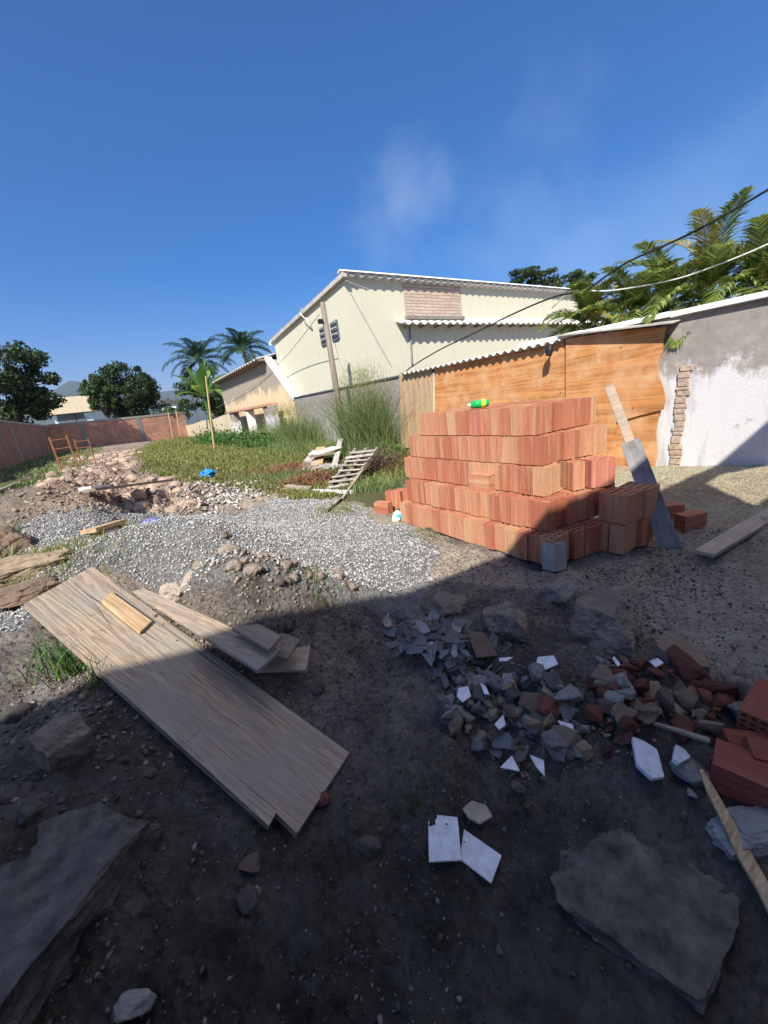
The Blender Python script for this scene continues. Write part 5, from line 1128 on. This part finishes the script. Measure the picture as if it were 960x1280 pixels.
tuft(528, 665, 300, .05, .14, 'low grass patch at the left foot of the block stack', 9, .006, 'grass')
tuft(420, 640, 500, .10, .22, 'grass patch by the white pipe in front of the broken pallet', 11, .008, 'grass')
tuft(465, 610, 700, .22, .28, 'green grass patch right of the broken pallet', 12, .010, 'weed')
tuft(345, 603, 900, .25, .35, 'rounded green grass clump between the rubbish heap and the boards', 13, .012, 'weed')

# ------------------------------------------------------------------ palms
def frond_mesh(start, az, el, length, droop, nl, ll, seed, lw=.035, vee=.35, hang=.35):
    rg = np.random.default_rng(seed); m_ = MB(); N_ = 14; p = np.array(start, float); pts = [p.copy()]; dirs = []; e = el
    for i in range(N_):
        e2 = e - droop * (i / N_) ** 1.2; d = np.array([math.cos(az) * math.cos(e2), math.sin(az) * math.cos(e2), math.sin(e2)]); p = p + d * length / N_; pts.append(p.copy()); dirs.append(d)
    m_.tube(pts, [max(.004, .018 * (length / 2) * (1 - i / (N_ + 1))) for i in range(N_ + 1)], 4, cap=False)
    for k in range(nl):
        t_ = .16 + .84 * (k + .5) / nl; f = t_ * N_; i = min(N_ - 1, int(f)); q_ = pts[i] + (pts[i + 1] - pts[i]) * (f - i); d = dirs[i]; side = np.cross(d, [0, 0, 1]); side /= np.linalg.norm(side) + 1e-6; upv = np.cross(side, d)
        l2 = ll * math.sin(math.pi * min(1, .12 + .9 * t_)) ** .6 * rg.uniform(.85, 1.1)
        for s in (-1, 1):
            v_ = side * s * .8 + d * (.55 + .35 * t_) + upv * vee * rg.uniform(.6, 1.3); v_ /= np.linalg.norm(v_); wv = np.cross(v_, upv); wv /= np.linalg.norm(wv) + 1e-6
            wv = wv * lw * .5; a = q_; mid2 = q_ + v_ * l2 * .5; tip = q_ + v_ * l2 * .95 - np.array([0, 0, hang * l2 * rg.uniform(.6, 1.4)])
            m_.add([a - wv * .5, a + wv * .5, mid2 + wv, mid2 - wv, tip], [(0, 1, 2, 3), (3, 2, 4)])
    return m_
def palm(name, label, base, topz, nf, L_, ll, seed, mat, els=(-.1, 1.25), tr=.14, nl=26, lean=(0, 0), droop=1.3, lw=.05, group=None, hang=.4, yellow=0.0, az0=None, az1=None):
    rg = random.Random(seed); t = thing(name, label, 'palm', base, group); top_ = np.array([base[0] + lean[0], base[1] + lean[1], topz]); b0 = np.array(base, float)
    rp(MB().tube([b0 - [0, 0, .3], (b0 + top_) / 2 - np.array([lean[0], lean[1], 0]) * .12, top_], [tr * 1.2, tr, tr * .8], 8).build('trunk', 'palm_trunk'), t)
    for k in range(nf):
        az = (2 * math.pi * k * .381966 + rg.uniform(-.2, .2)) if az0 is None else rg.uniform(az0, az1); el = els[0] + (els[1] - els[0]) * ((k + .5) / nf) + rg.uniform(-.08, .08)
        rp(frond_mesh(top_ + [0, 0, rg.uniform(-.05, .1)], az, el, L_ * rg.uniform(.8, 1.1), droop * rg.uniform(.7, 1.2), nl, ll, seed * 100 + k, lw, hang=hang).build('frond', 'leaf_yellow' if rg.random() < yellow else mat), t)
    return t
c_ = ony(249, 452, 50); palm('coconut_palm', 'dark coconut palm crown behind the banana plant, the left of two', (c_[0], 50, .5), c_[2], 22, 4.2, 1.3, 3, 'leaf_coco', lw=.12, nl=22)
c_ = ony(304, 438, 44); palm('coconut_palm', 'dark coconut palm crown above the old outbuilding roof, the right of two', (c_[0], 44, .5), c_[2], 22, 3.4, 1.1, 4, 'leaf_coco', lw=.11, nl=22)
# banana plant
c_ = ony(256, 497, 34); t = thing('banana_plant', 'banana plant with big upright lime-green leaves left of the old outbuilding', 'banana plant', (c_[0], 34, .4)); rp(MB().tube([(c_[0], 34, .2), c_], [.16, .10], 8).build('stem', 'weed_low' if 'weed_low' in MATS else 'bark'), t)
rg = random.Random(5)
for k in range(11):
    az = k * 2.4; el = 1.35 - .9 * (k / 11); ln_ = 2.6 * rg.uniform(.8, 1.1) * (1 if k else 1.15); m_ = MB(); V = []; N_ = 9; p = c_.copy(); wv = np.array([-math.sin(az), math.cos(az), 0])
    for i in range(N_ + 1):
        u = i / N_; e2 = el - 1.1 * u * u * (k / 6); d = np.array([math.cos(az) * math.cos(e2), math.sin(az) * math.cos(e2), math.sin(e2)]); 
        if i: p = p + d * ln_ / N_
        wd = .34 * math.sin(math.pi * min(1, max(0, (u - .12) / .88))) ** .6 + .02 if u > .12 else .02
        V += [p - wv * wd + [0, 0, .05], p, p + wv * wd + [0, 0, .05]]
    m_.add(V, [q2 for i in range(N_) for q2 in ((3 * i, 3 * i + 1, 3 * i + 4, 3 * i + 3), (3 * i + 1, 3 * i + 2, 3 * i + 5, 3 * i + 4))]); rp(m_.build('leaf', 'leaf_banana'), t)
# areca palms behind the right wall
AP = [(888, 335, 7.7, 'tallest feathery palm clump behind the wall, centre of the group', 21, 1.55, 11), (835, 345, 7.9, 'feathery palm clump just left of the tallest one', 20, 1.4, 12), (790, 372, 7.6, 'feathery palm clump with pale drooping fronds above the flat roof sheet', 19, 1.3, 13), (735, 398, 7.5, 'low feathery palm clump at the left end of the row, over the shed roof', 18, 1.1, 14), (950, 350, 7.6, 'bright green feathery palm clump at the right picture edge', 20, 1.25, 15), (1015, 345, 7.8, 'feathery palm clump partly outside the right picture edge', 12, 1.1, 16)]
for px, py, X_, lb, nf, L_, sd_ in AP:
    c_ = onx(px, py, X_); c_[2] = min(c_[2], 2.3)
    palm('feather_palm', lb, (c_[0], c_[1], 0), c_[2], nf, L_, .34, sd_, 'leaf_palm', els=(-.1, 1.5), tr=.06, nl=46, droop=1.7, lw=.024, group='feather palms behind the right wall', hang=.25, yellow=.22)

# ------------------------------------------------------------------ pole, frames, sticks, pallet
pbase = onx(433, 563, 5.75); pbase[2] = float(H(pbase[0], pbase[1])); ptop = ony(403, 378, pbase[1]); pbase = pbase
t = thing('wooden_post', 'tall grey wooden utility post standing in the weeds before the yellow house', 'post', pbase)
pb2 = np.array([pbase[0], pbase[1], pbase[2] - .3]); rp(MB().tube([pb2, pb2 + (ptop - pb2) * .5, ptop], [.10, .09, .075], 10).build('pole', 'weathered', smooth=True), t)
cl_ = ptop + [0, 0, -.5]; rp(MB().box(cl_ + [-.16, -.02, 0], (.14, .10, .12)).build('insulator_box', 'black_plastic', bevel=.01), t)
def wire(label, pts, r, mat, name='wire'):
    P = []
    for (a, b_, X_) in pts: P.append(onx(a, b_, X_))
    # smooth sagging curve through the points
    Q = []; n = len(P)
    for i in range(n - 1):
        p0, p1, p2, p3 = P[max(i - 1, 0)], P[i], P[i + 1], P[min(i + 2, n - 1)]
        for k in range(8):
            u = k / 8; Q.append(.5 * ((2 * p1) + (-p0 + p2) * u + (2 * p0 - 5 * p1 + 4 * p2 - p3) * u * u + (-p0 + 3 * p1 - 3 * p2 + p3) * u ** 3))
    Q.append(P[-1]); o = MB().tube(Q, r, 5).build(name, mat); origin_to(o, P[0]); return tag(o, label, 'cable')
wire('black overhead cable running from the right edge above the palms to the yellow house', [(1000, 214, 6.9), (960, 237, 6.9), (900, 272, 6.9), (850, 298, 6.9), (780, 330, 6.9), (735, 362, 6.9)], .016, 'wire_black')
wire('black cable drooping across the lower yellow wall down to the shed roof corner', [(735, 362, 6.9), (690, 372, 6.9), (640, 393, 6.9), (600, 413, 6.9), (550, 437, 6.9), (515, 458, 6.9), (506, 466, 6.9)], .016, 'wire_black')
wire('white cable passing in front of the palms from the right edge', [(1000, 285, 7.0), (960, 305, 7.0), (900, 330, 7.0), (840, 350, 7.0), (765, 363, 7.0), (715, 365, 7.0), (690, 385, 7.0)], .010, 'wire_white')
wire('thin grey wire from the wooden post down to the old outbuilding', [(399, 393, 6.0), (372, 428, 6.3), (345, 458, 6.5), (310, 487, 6.5), (270, 510, 6.5)], .012, 'concrete')
wire('thin loose wire hanging on the yellow wall right of the post', [(418, 428, HX - .03), (424, 450, HX - .03), (434, 475, HX - .03)], .01, 'concrete')
wire('thin dark cable running along the yellow wall under the roof edge', [(431, 350, HX - .02), (445, 356, HX - .02), (462, 362, HX - .02)], .012, 'concrete')
wire('looped grey cable hanging off the slanting roof edge', [(377, 385, HX - .2), (376, 392, HX - .2), (383, 400, HX - .2), (386, 402, HX - .2), (383, 397, HX - .2)], .018, 'fibre_cement')
# rebar cages
def cage(px0, py0, px1, py1, Yd, w_, label):
    b_ = ony(px0, py0, Yd); tt = ony(px1, py1, Yd); t = thing('rebar_cage', label, 'rebar cage', b_, 'rusty rebar cages'); d = tt - b_; Ln = np.linalg.norm(d); d /= Ln; sx = np.cross(d, [0, 1, 0]); sx /= np.linalg.norm(sx); sy = np.cross(sx, d)
    for a in (-1, 1):
        for c2 in (-1, 1): o_ = sx * a * w_ / 2 + sy * c2 * w_ * .3; rp(MB().tube([b_ + o_ - d * .2, tt + o_], .013, 6).build('rod', 'rust'), t)
    for k in range(4):
        q_ = b_ + d * Ln * (.15 + .25 * k); cs = [q_ + sx * a * w_ / 2 + sy * c2 * w_ * .3 for a, c2 in ((-1, -1), (1, -1), (1, 1), (-1, 1), (-1, -1))]
        rp(MB().tube(cs, .009, 5).build('stirrup', 'rust'), t)
cage(88, 588, 72, 545, 15.5, .42, 'rusty rebar ladder cage standing in the shaded earth, left of two')
cage(111, 580, 101, 548, 17.0, .40, 'rusty rebar ladder cage standing in the earth, right of two')
def stick(a, b_, r, mat, label, Yd, name='stake'):
    A = ony(*a, Yd); B = ony(*b_, Yd); o = MB().tube([A - (B - A) * .05, B], [r, r * .8], 6).build(name, mat); origin_to(o, A); return tag(o, label, 'stake')
stick((268, 563), (257, 470), .045, 'bamboo', 'tall bamboo stake standing in the grass under the banana plant', 19)
stick((216, 546), (210, 515), .05, 'bamboo', 'short bamboo stake before the right end of the back wall, left of two', 36)
stick((225, 543), (220, 513), .05, 'bamboo', 'short bamboo stake before the right end of the back wall, right of two', 36)
stick((118, 604), (117, 587), .10, 'pine_small', 'stubby pale wooden stake stuck in the dug earth', 11.5)
stick((344, 540), (338, 495), .04, 'bamboo', 'thin stake leaning before the old outbuilding, taller of two', 19.5)
stick((336, 530), (331, 500), .04, 'weathered', 'thin dark stake beside the taller leaning one', 20.5)
# plank bridging the earth heaps, boards at the left
def gboard(a, b_, w_, th, mat, label, lift=.03, name='board', lift2=None):
    A = gat(*a) + [0, 0, lift]; B = gat(*b_) + [0, 0, lift if lift2 is None else lift2]; o = MB().bar(A, B, w_, th).build(name, mat); origin_to(o, (A + B) / 2); return tag(o, label, 'board')
gboard((118, 632), (215, 612), .16, .04, 'weathered', 'long grey board bridging the dug earth behind the gravel', .22)
gboard((112, 628), (137, 624), .16, .05, 'fibre_cement', 'short pale board end lying on the dug earth', .20)
gboard((112, 670), (152, 657), .18, .05, 'pine_small', 'short tan board lying across the top of the gravel heap', .06)
gboard((0, 632), (30, 622), .20, .04, 'weathered', 'grey board lying in the shaded strip by the left wall, upper of three', .1)
gboard((5, 640), (45, 632), .18, .04, 'weathered', 'grey board lying in the shaded strip by the left wall, middle of three', .08)
gboard((-5, 622), (24, 608), .16, .04, 'weathered', 'grey board lying in the shaded strip by the left wall, farthest of three', .1)
gboard((392, 616), (441, 618), .07, .05, 'white_plastic', 'long white plastic pipe lying in the grass before the pallet', .04, 'pipe')
gboard((358, 611), (389, 614), .12, .06, 'concrete_pale', 'pale broken post lying left of the white pipe', .05, 'broken_post')
gboard((411, 641), (428, 626), .03, .03, 'wire_black', 'thin dark stick lying on the gravel below the pallet', .03, 'stick')
gboard((428, 626), (456, 602), .04, .03, 'pine_grey', 'thin pale stick pointing up to the pallet', .03, 'stick', .25)
stone(205, 664, (.20, .14, .10), 'stone_buff', 'flat buff stone on the far side of the gravel heap', None, 'flat_stone', 3)
stone(148, 668, (.13, .10, .10), 'terracotta', 'orange brick bit on the gravel heap beside the tan board', None, 'brick_fragment', 4)
stone(283, 672, (.16, .08, .06), 'stone_buff', 'small buff stone on the flat gravel', None, 'flat_stone', 2)
# pallet
pa = gat(425, 614); pb_ = gat(452, 575); t = thing('wooden_pallet', 'weathered broken pallet of grey slats tipped on the grass beside the post', 'pallet', pa)
c0 = at(422, 614, .10); c1 = at(405 + 40, 560, .95); y_a = float(pa[1]); P00 = ony(405, 607, y_a + .2); P10 = ony(437, 615, y_a); P01 = ony(440, 562, y_a + .9); P11 = ony(471, 560, y_a + .6)
for p_ in (P00, P10): p_[2] = max(float(H(p_[0], p_[1])) + .05, 0)
for k in range(8):
    u = (k + .4) / 8; A = P00 + (P01 - P00) * u; B = P10 + (P11 - P10) * u; jit = np.array([random.uniform(-.05, .05), random.uniform(-.05, .05), random.uniform(-.02, .02)])
    rp(MB().bar(A + jit, B - jit * .6, .10, .022, random.uniform(-.12, .3)).build('slat', 'fibre_old'), t)
for u in (.06, .5, .94):
    A = P00 + (P10 - P00) * u - [0, 0, .07]; B = P01 + (P11 - P01) * u - [0, 0, .07]; rp(MB().bar(A, B + (B - A) * .08, .06, .09).build('runner', 'weathered'), t)
# stacked roof-sheet scraps
for q_, (a, b_, w_, lf, lf2, lb) in enumerate([((383, 592), (404, 577), .50, .08, .34, 'pale broken fibre sheet propped upright on the scrap pile, left side'), ((394, 583), (424, 577), .55, .32, .40, 'pale broken fibre sheet lying on top of the scrap pile'), ((400, 588), (426, 589), .45, .12, .10, 'pale broken fibre sheet flat at the foot of the scrap pile'), ((396, 592), (404, 578), .25, .05, .42, 'tan wooden board inside the scrap pile'), ((418, 590), (429, 570), .14, .08, .5, 'pale narrow board sticking up at the right of the scrap pile'), ((390, 586), (418, 582), .22, .30, .33, 'dark stained sheet in the middle of the scrap pile')]):
    gboard(a, b_, w_, .03, ('fibre_old', 'fibre_cement', 'fibre_old', 'pine_small', 'fibre_old', 'weathered')[q_], lb, lf, 'scrap_sheet', lf2)
# rust-coloured dry needles and dark dry brush
for (px, py, sx, n_, sd_) in ((372, 590, .7, 1500, 1), (398, 603, .45, 1500, 2)):
    g_ = gat(px, py); wg = np.random.default_rng(70 + sd_); X = g_[0] + wg.normal(0, sx, n_); Y = g_[1] + wg.normal(0, sx * .7, n_); hh = wg.uniform(.03, .16, n_)
    tag(blades('dry_litter', X, Y, hh, np.full(n_, .02), hh * 2.0, 'needle_rust', sd_, Z=H(X, Y) + .12 * np.exp(-((X - g_[0]) ** 2 + (Y - g_[1]) ** 2) / sx ** 2)), 'rust-brown dry litter heap on the grass beside the scrap pile', 'dry litter', kind='stuff')
g_ = gat(474, 590); wg = np.random.default_rng(77); q_ = wg.normal(size=(1600, 3)) * [.30, .42, .14] + g_ + [0, 0, .2]
t = thing('dry_bush', 'dark purplish dried bush between the pallet and the block stack', 'bush', g_); rp(leaves('twigs', q_, .13, 'dry_purple', 78, aspect=.12), t); rp(MB().tube([g_, g_ + [0, 0, .3]], .02, 6).build('stem', 'bark'), t)

# ------------------------------------------------------------------ far background
fb = thing('distant_house', 'cream-topped low building seen over the corner of the brick walls', 'building', (0, 75, 0)); a0 = ony(53, 502, 72); a1 = ony(114, 498, 72)
m_ = MB().box(((a0[0] + a1[0]) / 2, 74, a0[2] - .75), (a1[0] - a0[0], 4, 2.2)); rp(m_.build('parapet', 'beige_wall'), fb); rp(MB().box(((a0[0] + a1[0]) / 2, 74.8, 2.2), (a1[0] - a0[0] - 1, 4, 4.6)).build('wall', 'light_blue_paint'), fb)
for px in (78, 90, 101): c_ = ony(px, 524, 72.7); rp(MB().box((c_[0], 72.72, c_[2]), (1.1, .1, 1.8)).build('window', 'glass_dark'), fb)
fc = thing('distant_house', 'small white house with a dark roof between the round tree and the banana plant', 'house', (0, 80, 0)); a0 = ony(200, 493, 80); a1 = ony(216, 493, 80)
rp(MB().box(((a0[0] + a1[0]) / 2, 82, 3.0), (a1[0] - a0[0], 4, 5.4)).build('wall', 'white_paint'), fc); rp(MB().prism([(a0[0] - .4, 79.6, 5.6), (a1[0] + .4, 79.6, 5.6), ((a0[0] + a1[0]) / 2, 79.6, 6.6)], (0, 5, 0)).build('roof', 'roof_tile_dark'), fc)
for px in (203, 210): c_ = ony(px, 505, 79.9); rp(MB().box((c_[0], 79.98, c_[2]), (.8, .1, 1.3)).build('window', 'glass_dark'), fc)
# mountains
def ridge(name, pts, Yd, depth, label):
    """rounded ridge with real depth: profile points (px, py) set at distance Yd"""
    P = [ony(a, b_, Yd) for a, b_ in pts]; xs_ = np.array([p_[0] for p_ in P]); zs_ = np.array([p_[2] for p_ in P]); o_ = np.argsort(xs_); xs_, zs_ = xs_[o_], zs_[o_]
    gx = np.linspace(xs_[0], xs_[-1], 160); gy = np.linspace(-1, 1, 25); Xg, Yg = np.meshgrid(gx, gy, indexing='ij'); prof = np.interp(Xg, xs_, zs_); Zg = prof * (1 - np.abs(Yg) ** 1.6) * (1 + .10 * fbm(Xg / 260, Yg * 4, 9, 4) * (np.abs(Yg) > .02)); V = np.stack([Xg, Yd + Yg * depth, Zg - 5], -1).reshape(-1, 3)
    i, j = np.meshgrid(np.arange(159), np.arange(24), indexing='ij'); a = i * 25 + j; Fc = np.stack([a, a + 25, a + 26, a + 1], -1).reshape(-1, 4); o2 = fast_mesh(name, V, Fc, 'mountain', smooth=True); return tag(o2, kind='structure')
ridge('mountains', [(-900, 520), (-400, 500), (-150, 512), (-40, 505), (20, 497), (50, 497), (70, 485), (86, 475), (104, 477), (120, 479), (150, 500), (200, 520), (260, 520)], 4200, 900, '')
ridge('mountains', [(90, 505), (130, 494), (160, 474), (185, 464), (205, 461), (225, 463), (245, 470), (290, 474), (340, 480), (420, 505), (600, 490), (900, 470), (1200, 450)], 5400, 1000, '')
# ------------------------------------------------------------------ haze
hb_ = NB('haze'); hb_.t.nodes.remove(hb_.p); vol = hb_.t.nodes.new('ShaderNodeVolumePrincipled'); vol.inputs['Color'].default_value = (.62, .78, 1.0, 1); vol.inputs['Density'].default_value = 0.00013; vol.inputs['Anisotropy'].default_value = .3
hb_.t.links.new(vol.outputs[0], hb_.o.inputs['Volume'])
hz = MB().box((0, 1500, 398), (24000, 12000, 804)).build('haze', 'haze'); tag(hz, 'thin blue air haze over the distant hills', 'haze', kind='stuff')
